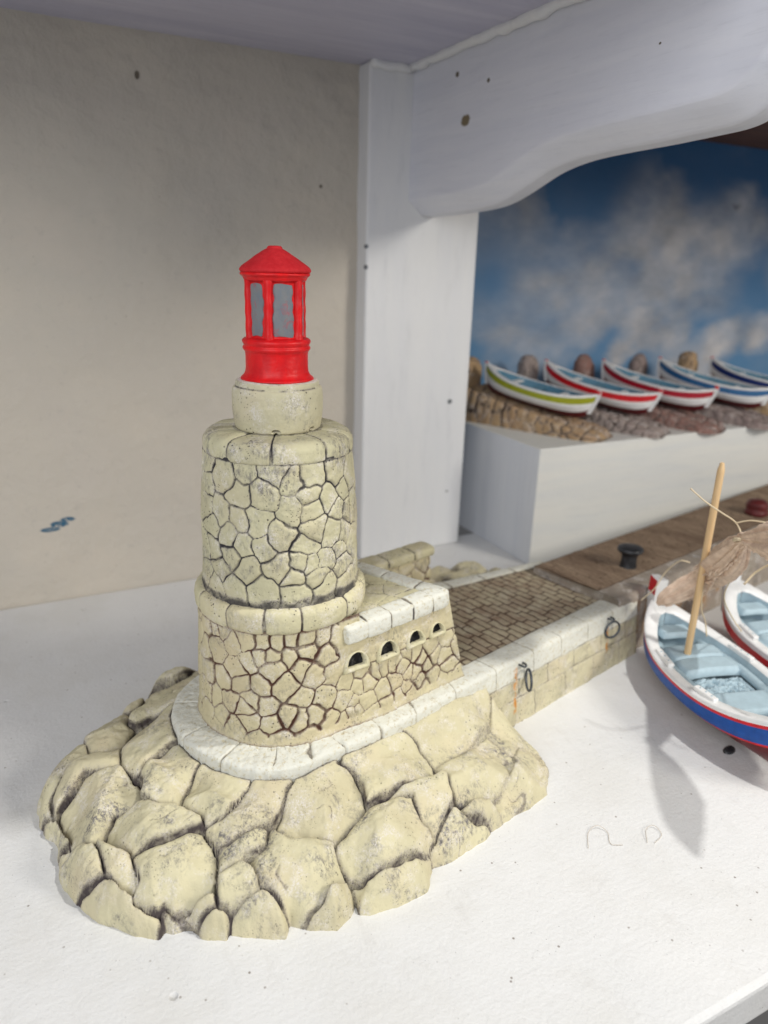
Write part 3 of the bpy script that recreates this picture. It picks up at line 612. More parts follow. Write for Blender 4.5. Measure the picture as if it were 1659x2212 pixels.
RP = [[(4.83, 46.55), (6.68, 49.78), (8.34, 49.42), (10.04, 50.49), (9.56, 47.74), (8.52, 46.27), (7.91, 44.44), (7.53, 44.21), (5.82, 44.36), (4.44, 44.43)], [(2.79, 49.65), (4.75, 46.79), (4.26, 44.68), (4.41, 43.73), (3.69, 42.37), (3.17, 41.44), (1.75, 42.18)], [(4.53, 43.59), (5.76, 44.02), (7.48, 43.98), (7.27, 42.43), (6.82, 39.84), (6.13, 39.9), (4.65, 39.35), (4.07, 38.79), (3.77, 38.7), (3.42, 39.75), (3.53, 41.2), (4.11, 42.75)], [(0.15, 41.82), (1.73, 42.0), (3.61, 42.04), (3.29, 40.15), (1.3, 40.77), (0.28, 40.24), (-0.32, 40.04), (-0.59, 39.78), (-0.68, 40.97)], [(-1.47, 41.72), (-1.04, 42.48), (0.19, 47.37), (1.7, 42.24), (0.06, 41.93), (-0.75, 41.07), (-0.93, 40.07), (-1.55, 41.07)], [(-0.34, 39.86), (1.29, 40.65), (3.43, 39.59), (4.03, 38.01), (3.87, 37.02), (3.19, 36.81), (2.15, 37.16), (1.5, 35.65), (0.94, 35.4), (0.25, 36.4), (-0.39, 38.93)], [(4.27, 38.31), (4.91, 39.17), (6.33, 39.44), (6.74, 39.47), (7.58, 37.51), (6.4, 36.19), (5.8, 35.19), (4.58, 35.45), (4.17, 36.65)], [(6.07, 35.56), (6.8, 36.27), (7.77, 37.11), (8.85, 36.02), (9.66, 34.76), (9.24, 34.03), (7.64, 33.04), (6.86, 33.22), (6.42, 33.97), (5.91, 34.9)], [(2.03, 35.66), (3.17, 36.68), (3.94, 36.38), (6.48, 33.51), (6.23, 33.21), (5.19, 33.3), (2.79, 33.43), (1.76, 34.98)], [(-0.56, 37.35), (-0.11, 36.6), (1.34, 34.5), (1.41, 33.39), (0.62, 33.44), (-0.2, 33.96), (-0.52, 34.11), (-0.77, 35.84)], [(2.82, 33.14), (3.76, 33.1), (6.16, 32.94), (6.71, 32.0), (6.71, 30.69), (6.34, 29.73), (5.73, 30.03), (5.06, 30.14), (4.22, 30.19), (3.85, 30.68), (2.92, 30.87), (2.51, 31.27), (2.98, 31.81), (2.82, 32.7)], [(1.31, 34.93), (2.62, 33.45), (2.75, 32.58), (2.86, 31.89), (2.34, 31.64), (1.96, 32.65), (1.51, 33.47), (1.31, 34.34)], [(-0.22, 33.85), (0.61, 33.39), (1.21, 33.25), (1.84, 32.08), (2.64, 31.12), (3.54, 30.2), (3.63, 30.1), (3.0, 30.18), (1.59, 31.42), (0.18, 32.98)], [(3.75, 30.07), (3.91, 30.53), (4.37, 30.24), (5.04, 29.7), (4.53, 29.7), (4.06, 29.78)], [(5.13, 29.36), (5.5, 29.31), (6.13, 29.08), (6.68, 28.95), (6.69, 28.76), (6.54, 28.36), (5.8, 28.73)], [(4.53, 30.25), (5.35, 29.94), (6.31, 29.62), (6.27, 29.23), (5.52, 29.37), (5.1, 29.49), (4.64, 30.09)], [(6.82, 32.72), (7.93, 32.77), (9.75, 33.8), (10.31, 34.35), (12.04, 34.15), (11.96, 33.38), (10.52, 32.1), (8.66, 31.57), (7.13, 31.56), (6.99, 32.03)], [(6.74, 30.49), (7.03, 31.22), (8.64, 31.48), (9.45, 31.46), (9.31, 30.75), (8.3, 30.44), (6.85, 30.29)], [(10.54, 31.87), (11.38, 32.88), (12.22, 33.53), (13.43, 34.02), (14.79, 33.73), (15.62, 32.72), (15.56, 31.45), (15.03, 30.53), (13.74, 29.92), (12.89, 29.76), (11.01, 30.32), (10.37, 31.13)], [(6.44, 29.49), (6.64, 30.15), (7.14, 30.11), (8.3, 29.62), (8.36, 28.73), (7.88, 28.63), (6.92, 28.88), (6.42, 29.15)], [(8.13, 30.44), (9.36, 30.64), (10.15, 31.31), (10.49, 30.43), (12.84, 29.65), (12.81, 28.89), (12.89, 28.2), (11.3, 27.3), (10.06, 27.38), (9.68, 27.72), (8.51, 28.92), (8.4, 29.64)], [(6.75, 28.4), (6.97, 28.77), (8.01, 28.5), (8.4, 28.59), (9.46, 27.68), (9.64, 27.47), (9.28, 27.21), (7.72, 27.75), (6.73, 28.44)], [(10.05, 27.38), (10.19, 27.25), (11.45, 27.23), (12.97, 27.93), (13.16, 27.48), (12.91, 26.91), (12.08, 26.52), (10.86, 26.67), (10.02, 27.07)], [(12.9, 29.34), (13.81, 30.08), (14.99, 30.45), (16.03, 30.88), (18.19, 30.46), (18.26, 29.37), (18.65, 28.47), (17.45, 27.69), (15.48, 27.31), (14.12, 27.33), (13.17, 28.17), (12.93, 28.72)], [(15.39, 30.64), (18.14, 31.19), (21.05, 31.09), (20.76, 30.03), (20.36, 29.55), (18.8, 28.55), (18.36, 29.35), (18.36, 30.57), (16.6, 31.19)], [(14.92, 33.53), (17.0, 34.25), (19.59, 34.82), (20.67, 34.16), (20.77, 32.45), (20.21, 31.47), (17.99, 31.34), (15.75, 31.17), (15.92, 32.12), (15.73, 32.96)], [(13.11, 27.81), (13.78, 27.42), (15.28, 27.29), (17.36, 27.53), (18.26, 27.85), (17.77, 26.98), (16.18, 26.58), (14.4, 26.61), (13.7, 26.58), (13.47, 26.88), (13.33, 27.43)], [(19.69, 34.78), (22.59, 36.2), (26.03, 38.26), (30.26, 41.27), (28.76, 37.52), (27.18, 35.15), (24.25, 33.43), (21.1, 32.39), (20.78, 34.14)], [(30.38, 41.22), (31.77, 39.84), (31.89, 37.86), (29.04, 33.96), (27.08, 32.79), (26.73, 34.32), (28.54, 37.1)], [(21.07, 32.14), (24.08, 33.17), (26.45, 34.13), (26.86, 32.6), (26.87, 31.48), (25.59, 30.78), (23.47, 29.9), (21.21, 29.79), (21.02, 30.57), (21.34, 31.39)], [(28.63, 33.45), (28.93, 31.58), (29.04, 30.63), (27.73, 29.19), (25.68, 28.55), (24.39, 28.85), (23.59, 29.61), (25.82, 30.75), (27.06, 31.45)], [(20.87, 29.62), (23.37, 29.74), (24.21, 28.87), (23.5, 28.91), (22.64, 28.94), (21.52, 29.14)], [(18.85, 28.43), (20.42, 29.45), (21.92, 29.0), (23.11, 28.77), (22.77, 28.12), (21.5, 28.15), (19.76, 27.94), (18.39, 27.84), (18.41, 28.2)], [(-1.3, 40.21), (-0.49, 38.99), (-0.06, 37.05), (-0.46, 37.22), (-1.21, 39.65)]]
def sdf(P, poly):
    poly = np.array(poly); d = np.full(P.shape[:-1], 1e9); ins = np.zeros(P.shape[:-1], bool)
    for a, b in zip(poly, np.roll(poly, -1, 0)):
        e = b - a; w = P - a; t = np.clip((w @ e) / (e @ e), 0, 1); d = np.minimum(d, np.linalg.norm(w - t[..., None] * e, axis=-1))
        c = ((a[1] <= P[..., 1]) != (b[1] <= P[..., 1])); x = a[0] + (P[..., 1] - a[1]) * e[0] / (e[1] if e[1] else 1e-9); ins ^= c & (P[..., 0] < x)
    return np.where(ins, d, -d)
def mound(name, out, seeds, x0, x1, y0, y1, hs, parent, seed, step=.085, fade=True, mask=None, polys=None):
    X, Y = np.meshgrid(np.arange(x0, x1, step), np.arange(y0, y1, step), indexing='ij'); P = np.stack([X, Y], -1)
    d = sdf(P, out) + .12 * fbm(P * 1.3, seed, 3)
    if polys:
        Pw = np.stack([X + .14 * fbm(P * .9, seed + 2, 3), Y + .14 * fbm(P * .9 + 31, seed + 6, 3)], -1)
        cs = [np.mean(p, 0) for p in polys]; extra = [q for q in seeds if all(np.hypot(q[0] - c[0], q[1] - c[1]) > 2.6 for c in cs) and (q[1] > 43 or q[0] > 30)]
        s1 = np.full(X.shape, -99.); s2 = s1.copy(); ids = np.zeros(X.shape, int)
        for k, p in enumerate(list(polys) + extra):
            s_ = sdf(Pw, p) if k < len(polys) else .9 - np.hypot(Pw[..., 0] - p[0], Pw[..., 1] - p[1])
            top = s_ > s1; s2 = np.where(top, s1, np.maximum(s2, s_)); ids = np.where(top, k, ids); s1 = np.where(top, s_, s1)
        e = np.minimum((s1 - s2) / 2, 9); seeds = cs + extra
    else: ids, e = crazy(P, seeds, .55, .38, seed + 1)
    dd = np.maximum(d, 0); B = hs[0] * (1 - np.exp(-dd / .28)) + hs[1] * (1 - np.exp(-dd / 3.0))
    dpl = sdf(w2l(P), np.array(front)) if fade else 0
    if fade: B = B * (1 - .22 * ss(20, 27, X) * ss(.3, 3, -dpl))
    seeds = np.array(seeds); rs = np.random.RandomState(seed); n = len(seeds); off = P - seeds[ids]
    # each rock is chiselled: the lowest of a few random planes
    H = np.full(X.shape, 9.)
    for k in range(5):
        ang = rs.rand(n) * 6.28; sl = .20 + .58 * rs.rand(n); c0 = .10 + .42 * rs.rand(n)
        if k == 0: sl *= .25; c0 = .10 + .12 * rs.rand(n)
        pl = c0[ids] + sl[ids] * (off[..., 0] * np.cos(ang[ids]) + off[..., 1] * np.sin(ang[ids]))
        kk = .035; h_ = np.clip(.5 + .5 * (pl - H) / kk, 0, 1); H = pl * (1 - h_) + H * h_ - kk * h_ * (1 - h_)
    H = np.clip(H, -.8, .4)
    low = ss(21, 25, X) if fade else 0 * X
    gv = np.clip(.68 + .8 * fbm(P * .5, seed + 37, 2), .35, 1.5)
    rnd = (.46 - .25 * low) * np.minimum(gv, 1) * (np.sqrt(np.clip(1 - (1 - np.clip(e / .50, 0, 1)) ** 2, 0, 1)) - 1)
    groove = np.exp(-(e / (.085 * gv)) ** 2)
    # small chisel scars
    q = np.stack([X * .9 + Y * .5, Y * 2.2 - X * .6], -1); scar = ss(.30, .55, fbm(q * .55, seed + 7, 3)) * ss(.2, .5, e)
    scl = np.exp(-(fbm(q * .42, seed + 17, 2) / .035) ** 2) * ss(.10, .35, fbm(P * .35, seed + 27, 2)) * ss(.15, .5, e)
    Zh = B + (H + rnd) * ss(0, .6, dd) - (.30 - .15 * low) * groove - .05 * scar - .13 * scl + .06 * fbm(P * 1.2, seed + 9, 3) + .035 * fbm(P * 4, seed + 11, 3) - .05 * ss(.1, .5, fbm(q * (1.6, .7), seed + 41, 3)) 
    # rocks tuck under the platform
    L = w2l(P); dp = sdf(L, np.array(front)); Zh = np.where(dp > 0, np.minimum(Zh, 4.5 - 6 * np.minimum(dp, .6)), np.minimum(Zh, 4.9 + .0 * dp))
    if fade: nr = (.72 + .1 * ss(-4, 0, L[..., 0])) * ss(1.5, .2, -dp) * (dp < 0) * ss(0, 1, d); Zh = Zh * (1 - nr) + nr * (4.72 + .15 * fbm(P, seed + 3, 3) - .3 * groove)
    Zh = np.where(d < 0, d * 4, Zh)
    gap = np.exp(-(dp / .18) ** 2) * (d > .5)
    L3 = np.stack([L[..., 0], L[..., 1], Zh], -1)
    cr = np.maximum(np.exp(-(e / (.12 * gv)) ** 2) * (1 - .5 * low), .6 * scl); cr = np.maximum(cr, .8 * gap); cr = np.maximum(cr, .33 * ss(.42, .05, e))
    F = gridF(X.shape[0], X.shape[1]); zf = Zh.ravel()[F]; dpf = dp.ravel()[F]
    F = F[(zf.max(1) > -.25) & (dpf.max(1) < 1.6)]
    if mask is not None: F = F[mask(L.reshape(-1, 2)[F].mean(1))]
    return mesh(name, L3, F, m_rock, parent, True, {'crack': cr.ravel(), 'cell': rs.rand(n)[ids].ravel()})
mound('rock_base', OUT, RS, -3, 31.5, 25.5, 54.5, (1.55, 3.0), LH, 101, .075, polys=RP)
out2 = [(33.5, 58), (35, 60.8), (37.5, 62.6), (41.5, 63), (44.5, 61.5), (46, 58.5), (46, 54), (40, 50), (33, 52)]
def mound2():
    return mound('rock_base', out2, [(35, 58.5), (38, 61), (40, 58), (42.5, 60.5), (44, 57), (37, 56), (45, 54)], 32, 47.5, 50, 64, (1.7, 1.6), LH, 131, .12, False, lambda L: L[:, 1] > 6.0 - .22 * np.maximum(L[:, 0] - 20, 0) - .3)
mound2()

# ---- pier
def pier(name, u0, u1, prof, mat, parent, rows, jf, deckv, seed, brick=(.62, 1.7), taper=None, step=.1, rust=(), kerb=None):
    pr, tp = resample(smooth_prof(prof, 1), step); us_ = np.arange(u0, u1, step)
    U, A = np.meshgrid(us_, np.arange(len(pr)), indexing='ij'); Vv = pr[A, 0]; Zz = pr[A, 1]; G = np.stack([U, Vv, Zz], -1)
    if taper: G[..., 1] = taper(U, Vv)
    N = normals(G); N = N if N[5, len(pr) // 2, 2] > 0 else -N
    q = np.stack([U, tp[A]], -1); wz = .06 * fbm(q * .9, seed, 3)
    deck = ss(deckv[0] - .05, deckv[0] + .1, Vv) * ss(deckv[1] + .05, deckv[1] - .1, Vv) * (Zz > 3)
    e = np.full(U.shape, 9.); inf = Vv < deckv[0]
    zed = [9] + list(rows) + [-9]
    for zr in rows: e = np.minimum(e, np.where(inf & (Zz < kerb), np.abs(Zz + wz - zr), 9))
    for hi, lo, js in zip(zed[:-1], zed[1:], jf):
        dj = np.abs(U[..., None] + wz[..., None] * 1.5 - np.array(js)).min(-1); e = np.minimum(e, np.where(inf & (Zz <= hi) & (Zz > lo), dj, 9))
    outb = Vv > deckv[1]; e = np.minimum(e, np.where(outb, np.abs(U[..., None] + wz[..., None] - np.array(jf[0])).min(-1), 9))
    for b_ in deckv: e = np.minimum(e, np.where(Zz > kerb - .6, np.abs(Vv - b_), 9))
    # brick deck
    wb = U + .16 * fbm(q * .8, seed + 3, 3); r = np.floor(wb / brick[0]); fu = np.abs(wb / brick[0] - r - .5) * brick[0]; fu = brick[0] / 2 - fu
    offs = _h(r.astype(np.int64), r.astype(np.int64) * 0, r.astype(np.int64) * 0, seed); vb = (Vv + .1 * fbm(q * 2, seed + 5, 2)) / brick[1] + offs; c = np.floor(vb); fv = (.5 - np.abs(vb - c - .5)) * brick[1]
    eb = np.minimum(fu, fv); bc = _h(r.astype(np.int64), c.astype(np.int64), c.astype(np.int64) * 0, seed + 2)
    e = e + np.where(inf, .05, 0); e2 = np.where(deck > .5, np.minimum(eb, np.where(e < .12, e, 9)), e)
    cr = np.exp(-(e2 / .07) ** 2); D = -np.where(deck > .5, .08, .10) * cr + .04 * fbm(q * .8, seed + 7, 3) + .03 * fbm(q * 3.2, seed + 9, 3) + .05 * (bc - .5) * deck
    rough_lo = (1 - deck) * inf * ss(rows[0] + .1, rows[0] - .1, Zz); D = D + .06 * rough_lo * fbm(q * 2.2, seed + 13, 3)
    er = np.minimum(1, (u1 - U) / .35); D = D - .3 * (1 - np.sqrt(np.clip(1 - (1 - er) ** 2, 0, 1))) * (u1 - U < .35)
    G = G + N * D[..., None]
    ru = np.zeros(U.shape)
    for (a, z1, z0, w, sl) in rust: ru = np.maximum(ru, np.exp(-((U - a - sl * (Zz - z1)) / w) ** 2) * (inf) * ss(z0 - .2, z0 + .4, Zz) * ss(z1 + .1, z1 - .2, Zz))
    wh = np.where(inf | outb, ss(rows[0] - .1, rows[0] + .1, Zz + .15 * fbm(q, 5, 2)), 0.)
    F = gridF(len(us_), len(pr)).tolist(); k = len(pr); F += [tuple(range((len(us_) - 1) * k, len(us_) * k)), tuple(range(k))[::-1]]
    return mesh(name, G, F, mat, parent, True, {'crack': np.exp(-(e2 / .10) ** 2).ravel(), 'cell': np.where(deck > .5, bc, .3).ravel(), 'white': wh.ravel(), 'deck': deck.ravel(), 'rust': ru.ravel()})
PIER = pier('pier', 11.6, 33.3, [(-7.75, -.2), (-7.35, 2.6), (-7.12, 4.9), (-6.95, 5.2), (-6.6, 5.26), (-5.1, 5.2), (-4.9, 5.0), (-4.6, 4.98), (4.9, 5.0), (5.1, 5.05), (5.25, 5.25), (6.6, 5.25), (6.9, 5.1), (7.0, 4.5), (7.2, -.2)],
            m_pier, LH, (3.55, 2.05), ([13.7, 18.1, 21.7, 25.4, 29.1], [12.4, 16.3, 19.9, 23.4, 27.3, 31.2], [14.2, 18.2, 22.3, 26.3, 30.2]), (-4.9, 5.1), 201, brick=(.80, 1.9), taper=lambda U, v: np.where(v > 0, v * (1 - .034 * np.maximum(U - 20, 0)), v),
            rust=((15.95, 4.6, .9, .17, .06), (28.3, 4.0, 1.6, .16, .05)), kerb=5.2)
sub = np.arange(9.0, 11.7, .1)
pier('deck_strip', 10.2, 11.75, [(-5.6, 4.9), (-4.9, 5.0), (4.9, 5.0), (5.6, 4.9)], m_pier, PIER, (3.5, 2), ([99], [99], [99]), (-5.5, 5.5), 207, kerb=5.2)
# mooring rings
def ring(uc, zc, d, r, name='mooring_ring'):
    pts = [(uc + d[0] * r * math.cos(t), -7.35 - abs(d[1]) * r + d[1] * r * math.cos(t), zc + r * math.sin(t)) for t in np.linspace(0, 2 * np.pi, 33)]
    V, F = tube(pts, .10, 8, False); o = mesh(name, V, F, m_iron, LH)
    V, F = tube(spline([(uc - .22, -6.95, zc + r + .18), (uc - .2, -7.42, zc + r + .2), (uc, -7.56, zc + r + .12), (uc + .22, -7.42, zc + r + .18), (uc + .24, -6.95, zc + r + .18)], 6), .085, 7); mesh('staple', V, F, m_iron, o)
ring(16.5, 3.75, (-.62, -.78), .80); ring(28.5, 3.8, (.95, -.3), .75)
# parapet wall behind
u = np.arange(4, 20.0, .1); z = np.arange(4.6, 8.6, .1); Ug, Zg = np.meshgrid(u, z, indexing='ij'); P = np.stack([Ug, Zg], -1)
path = [(2, 5.9), (19.6, 5.9), (19.9, 6.1), (19.9, 7.3), (19.6, 7.5), (2, 7.5)]
pa, ta = resample(path, .09); z = np.arange(4.5, 8.7, .09); A, Zg = np.meshgrid(np.arange(len(pa)), z, indexing='ij'); P = np.stack([ta[A], Zg], -1)
seeds = fill_seeds([], -1, 40, 3.8, 9.2, 1.15, 77, 1); ids, e = crazy(P, seeds, .2, .8, 79); D, cr, cell = stone_disp(P, e, ids, .14, .09, .08, .35, 83, .06)
t = np.gradient(pa, axis=0); t /= np.linalg.norm(t, axis=1)[:, None]; nn = np.stack([t[:, 1], -t[:, 0]], 1)
xy = pa[A] + nn[A] * (D[..., None] + .06 * (8.7 - Zg)[..., None])
o = mesh('parapet', np.concatenate([xy, Zg[..., None]], -1), gridF(len(pa), len(z)), m_low, LH, True, {'crack': cr.ravel(), 'cell': cell.ravel()})
sweep('parapet_coping', [(2, 6.7), (20.15, 6.7)], [(-.2, 8.45), (.85, 8.45), (1.02, 8.6), (1.02, 9.1), (.85, 9.3), (0, 9.4), (-.85, 9.3), (-1.02, 9.1), (-1.02, 8.6), (-.85, 8.45), (-.2, 8.45)], [3, 6.1, 9.4, 12.6, 15.6], m_ring, o, white=0.)

# ================================================================== SECOND PIER MODEL
P2 = thing('pier_model', 'brown harbour pier model with a brick deck, butted against the end of the lighthouse pier', 'pier model', (51.05, 43.01, 0), (0, 0, math.radians(12)))
q2 = pier('pier', -6.3, 62, [(-.35, -.2), (-.15, 3.2), (-.1, 5.3), (0, 5.7), (.3, 5.85), (1.9, 5.85), (2.2, 5.92), (2.6, 5.95), (9.2, 5.95), (9.45, 5.7), (9.5, -.2)], m_brown, P2, (4.6, 2.3),
     ([-3, 1.2, 5, 9.4, 13, 17.1, 21, 25], [-4.6, -1, 3, 7, 11, 15, 19, 23], [-2.5, 1.5, 5.5, 9.5, 13, 17, 21]), (2.1, 9.3), 231, brick=(.36, 7.0), step=.11, kerb=5.9,
     rust=((-4.5, 5, 1.4, 1.6, 0), (-.5, 4.8, 1.2, 1.5, 0), (4.0, 4.6, 1.0, 1.6, 0), (8.6, 4.8, .5, 1.0, 0), (11.6, 4.6, 1.8, .5, 0)))
bo = lathe('bollard', [(.85, 5.8), (.78, 5.95), (.72, 6.3), (.70, 6.9), (.78, 7.2), (1.0, 7.4), (1.2, 7.55), (1.22, 7.8), (1.05, 7.95), (.5, 8.03), (0.01, 8.05)], m_bol, P2, .06, 60, None, c=(.75, 3.75))
V, F = tube(spline([(11.5, -.3, 4.3), (11.8, -.6, 3.7), (11.6, -.6, 3.1), (11.2, -.6, 3.4), (11.3, -.35, 4.2)], 6), .09, 7); mesh('mooring_ring', V, F, m_iron, P2)
mrd = paint('dark red paint', (.14, .02, .02), (.08, .015, .015)).m
t = np.linspace(0, 2 * np.pi, 40, endpoint=False)
lathe('bollard', [(1.2, 6.0), (1.3, 6.3), (1.1, 6.7), (1.25, 7.1), (1.15, 7.5), (.6, 7.8), (0.01, 7.85)], mrd, P2, .08, 50, wob(7, .15, .8), c=(27.3, 4.0))

# ================================================================== BOATS
def paintm(name, c, v=.85, rough=.35):
    return paint(name, c, tuple(x * v for x in c), rough, (1.5, 1.5, 1.5), 1, .03, .4).m
k_white = paintm('boat white', (.78, .78, .77), .93); k_blue = paintm('boat blue', (.0015, .07, .33), .75); k_redp = paintm('boat red', (.62, .012, .02), .8)
k_light = paintm('boat light blue', (.40, .52, .58), .88, .55); k_bottom = paintm('boat dark red', (.12, .012, .015), .8)
k_olive = paintm('boat olive', (.34, .36, .02), .85); k_mid = paintm('boat mid blue', (.03, .13, .30), .8); k_navy = paintm('boat navy', (.012, .03, .16), .8); k_red2 = paintm('boat crimson', (.42, .012, .03), .8)
k_inside = paintm('boat inside blue', (.10, .24, .34), .85, .5)
def boat_parts(root, L, Wd, gz, endrise, rim, well, bands, k_in, tips, detail, stem=1.6, thick=1.0):
    """bands: list of (fraction from keel where it starts, material); +x is the bow"""
    ns = 81 if detail else 41; xs = np.linspace(-1, 1, ns); fr = sorted(set([0] + [b for b, m in bands[1:]] + list(np.linspace(0, 1, 14 if detail else 9))))
    fr = [f for i, f in enumerate(fr) if i == 0 or f - fr[i - 1] > 1e-4]
    half = lambda x: Wd * np.clip(1 - np.abs(x) ** 2.25, 0, 1) ** .86
    gun = lambda x: gz + endrise * np.abs(x) ** 2.6
    keel = lambda x: .12 * gz + (gz * .38) * np.abs(x) ** 7
    V = []; n = len(fr)
    for x in xs:
        h = max(float(half(x)), .035 * Wd)
        for side in (-1, 1):
            for f in (fr if side > 0 else fr[::-1]):
                V.append((x * L / 2 * (1 - .07 * (1 - f) ** 1.5 * abs(x)), side * h * (.08 + .92 * (1 - max(0, 1 - f / .62) ** 1.5) * (.93 + .07 * f)), float(keel(x)) + (float(gun(x)) - float(keel(x))) * f))
    k = 2 * n; F = []; mi = []; starts = [b for b, m in bands]
    for i in range(ns - 1):
        for j in range(k - 1):
            F.append((i * k + j, (i + 1) * k + j, (i + 1) * k + j + 1, i * k + j + 1))
            fm = (fr[j - n] + fr[j - n + 1]) / 2 if j >= n else ((fr[n - 1 - j] + fr[n - 2 - j]) / 2 if j < n - 1 else 0)
            mi.append(max(t for t in range(len(starts)) if starts[t] <= fm + 1e-9))
    F += [tuple(range(k))[::-1], tuple(range((ns - 1) * k, ns * k))]; mi += [0, 0]
    mesh('hull', V, F, [m for b, m in bands], root, True, None, mi)
    # deck rim
    V = []; F = []
    xi = lambda x: np.clip(1 - (np.abs(x) / .80) ** 2.6, 0, 1) ** .8
    for x in xs:
        h = max(float(half(x)), .035 * Wd); hi = max(0, (h - rim) * (float(xi(x)) ** .35 if abs(x) < .80 else 0)); z = float(gun(x))
        X_ = x * L / 2
        V += [(X_, -h * 1.015, z - .06), (X_, -h * 1.02, z + .07), (X_, -h + .12, z + .13), (X_, -hi - .05, z + .12), (X_, -hi, z + .04), (X_, hi, z + .04), (X_, hi + .05, z + .12), (X_, h - .12, z + .13), (X_, h * 1.02, z + .07), (X_, h * 1.015, z - .06)]
    for i in range(ns - 1):
        for j in range(9):
            if j == 4 and (abs(xs[i]) < .80 or abs(xs[i + 1]) < .80): continue
            F.append((i * 10 + j, i * 10 + 10 + j, i * 10 + 11 + j, i * 10 + j + 1))
    dr = mesh('gunwale', V, F, bands[-1][1] if False else k_white, root)
    # well
    sel = [i for i in range(ns) if abs(xs[i]) < .81]; V = []; F = []
    for i in sel:
        x = xs[i]; h = float(half(x)); hi = max(0.02, (h - rim) * (float(xi(x)) ** .35 if abs(x) < .80 else 0)); z = float(gun(x)); zf = min(gz - well + .9 * abs(x) ** 3, z - .3)
        X_ = x * L / 2
        for y, zz in ((-hi - .01, z + .06), (-hi * .97, z - .35 * (z - zf)), (-hi * .88, zf + .12), (-hi * .6, zf), (0, zf - .03), (hi * .6, zf), (hi * .88, zf + .12), (hi * .97, z - .35 * (z - zf)), (hi + .01, z + .06)): V.append((X_, y, zz))
    for i in range(len(sel) - 1):
        for j in range(8): F.append((i * 9 + j, i * 9 + 9 + j, i * 9 + 10 + j, i * 9 + j + 1))
    wl = mesh('well', V, F, k_in, root)
    # stem and stern posts
    for sgn in (1, -1):
        hh = stem if sgn > 0 else stem * .55; x0 = sgn * L / 2; zb = float(keel(1)); zt = gz + endrise + hh
        pts = [(x0 - sgn * .5, 0, zb), (x0 - sgn * .05, 0, zb + .5 * (zt - zb)), (x0 + sgn * .12, 0, zt - hh), (x0 + sgn * .05, 0, zt)]
        P_ = spline(pts, 5); V = []; w = .17 * thick; dd = .30 * thick
        for (a, b, c_) in P_:
            V += [(a - sgn * dd, -w, c_), (a + sgn * dd * .5, -w * .7, c_), (a + sgn * dd * .5, w * .7, c_), (a - sgn * dd, w, c_)]
        F = []; 
        for i in range(len(P_) - 1):
            for j in range(4): F.append((i * 4 + j, i * 4 + (j + 1) % 4, i * 4 + 4 + (j + 1) % 4, i * 4 + 4 + j))
        F += [(3, 2, 1, 0), tuple(range(len(V) - 4, len(V)))]
        mi = [1 if (i // 4) > 10 and (i % 4) in (0, 2) else 0 for i in range(len(F))]; mi[-1] = 0
        bevel(mesh('stem_post' if sgn > 0 else 'stern_post', V, F, [k_white, tips], root, False, None, mi), .04, 2)
    # thwarts
    def pad(name, x, y, z, a, b, c_, mat, par, seed=0, rot=0, curve=.0):
        nx_, ny_ = 18, 14; V = []
        for i in range(nx_ + 1):
            for j in range(ny_ + 1):
                s_, t_ = -1 + 2 * i / nx_, -1 + 2 * j / ny_; ed = min(1, (1 - max(abs(s_) ** 3, abs(t_) ** 3)) * 3.2); r = 1 + .0 * seed
                xx = a * s_ + curve * (1 - t_ * t_); yy = b * t_ * (1 - .08 * s_ * s_)
                V.append((x + xx * math.cos(rot) - yy * math.sin(rot), y + xx * math.sin(rot) + yy * math.cos(rot), z - c_ + c_ * math.sqrt(max(0, ed)) + .02 * math.sin(3 * xx + seed) * math.cos(2.5 * yy)))
        return mesh(name, V, gridF(nx_ + 1, ny_ + 1).tolist(), mat, par)
    if detail:
        return pad, half, gun, dr, wl
    for x in (.42, 0, -.42):
        h = float(half(x)) - rim; V, F = box(x * L / 2 - .35, x * L / 2 + .35, -h, h, gz - .35, gz - .12); bevel(mesh('thwart', V, F, k_white if x else k_in, root, False), .06, 2)

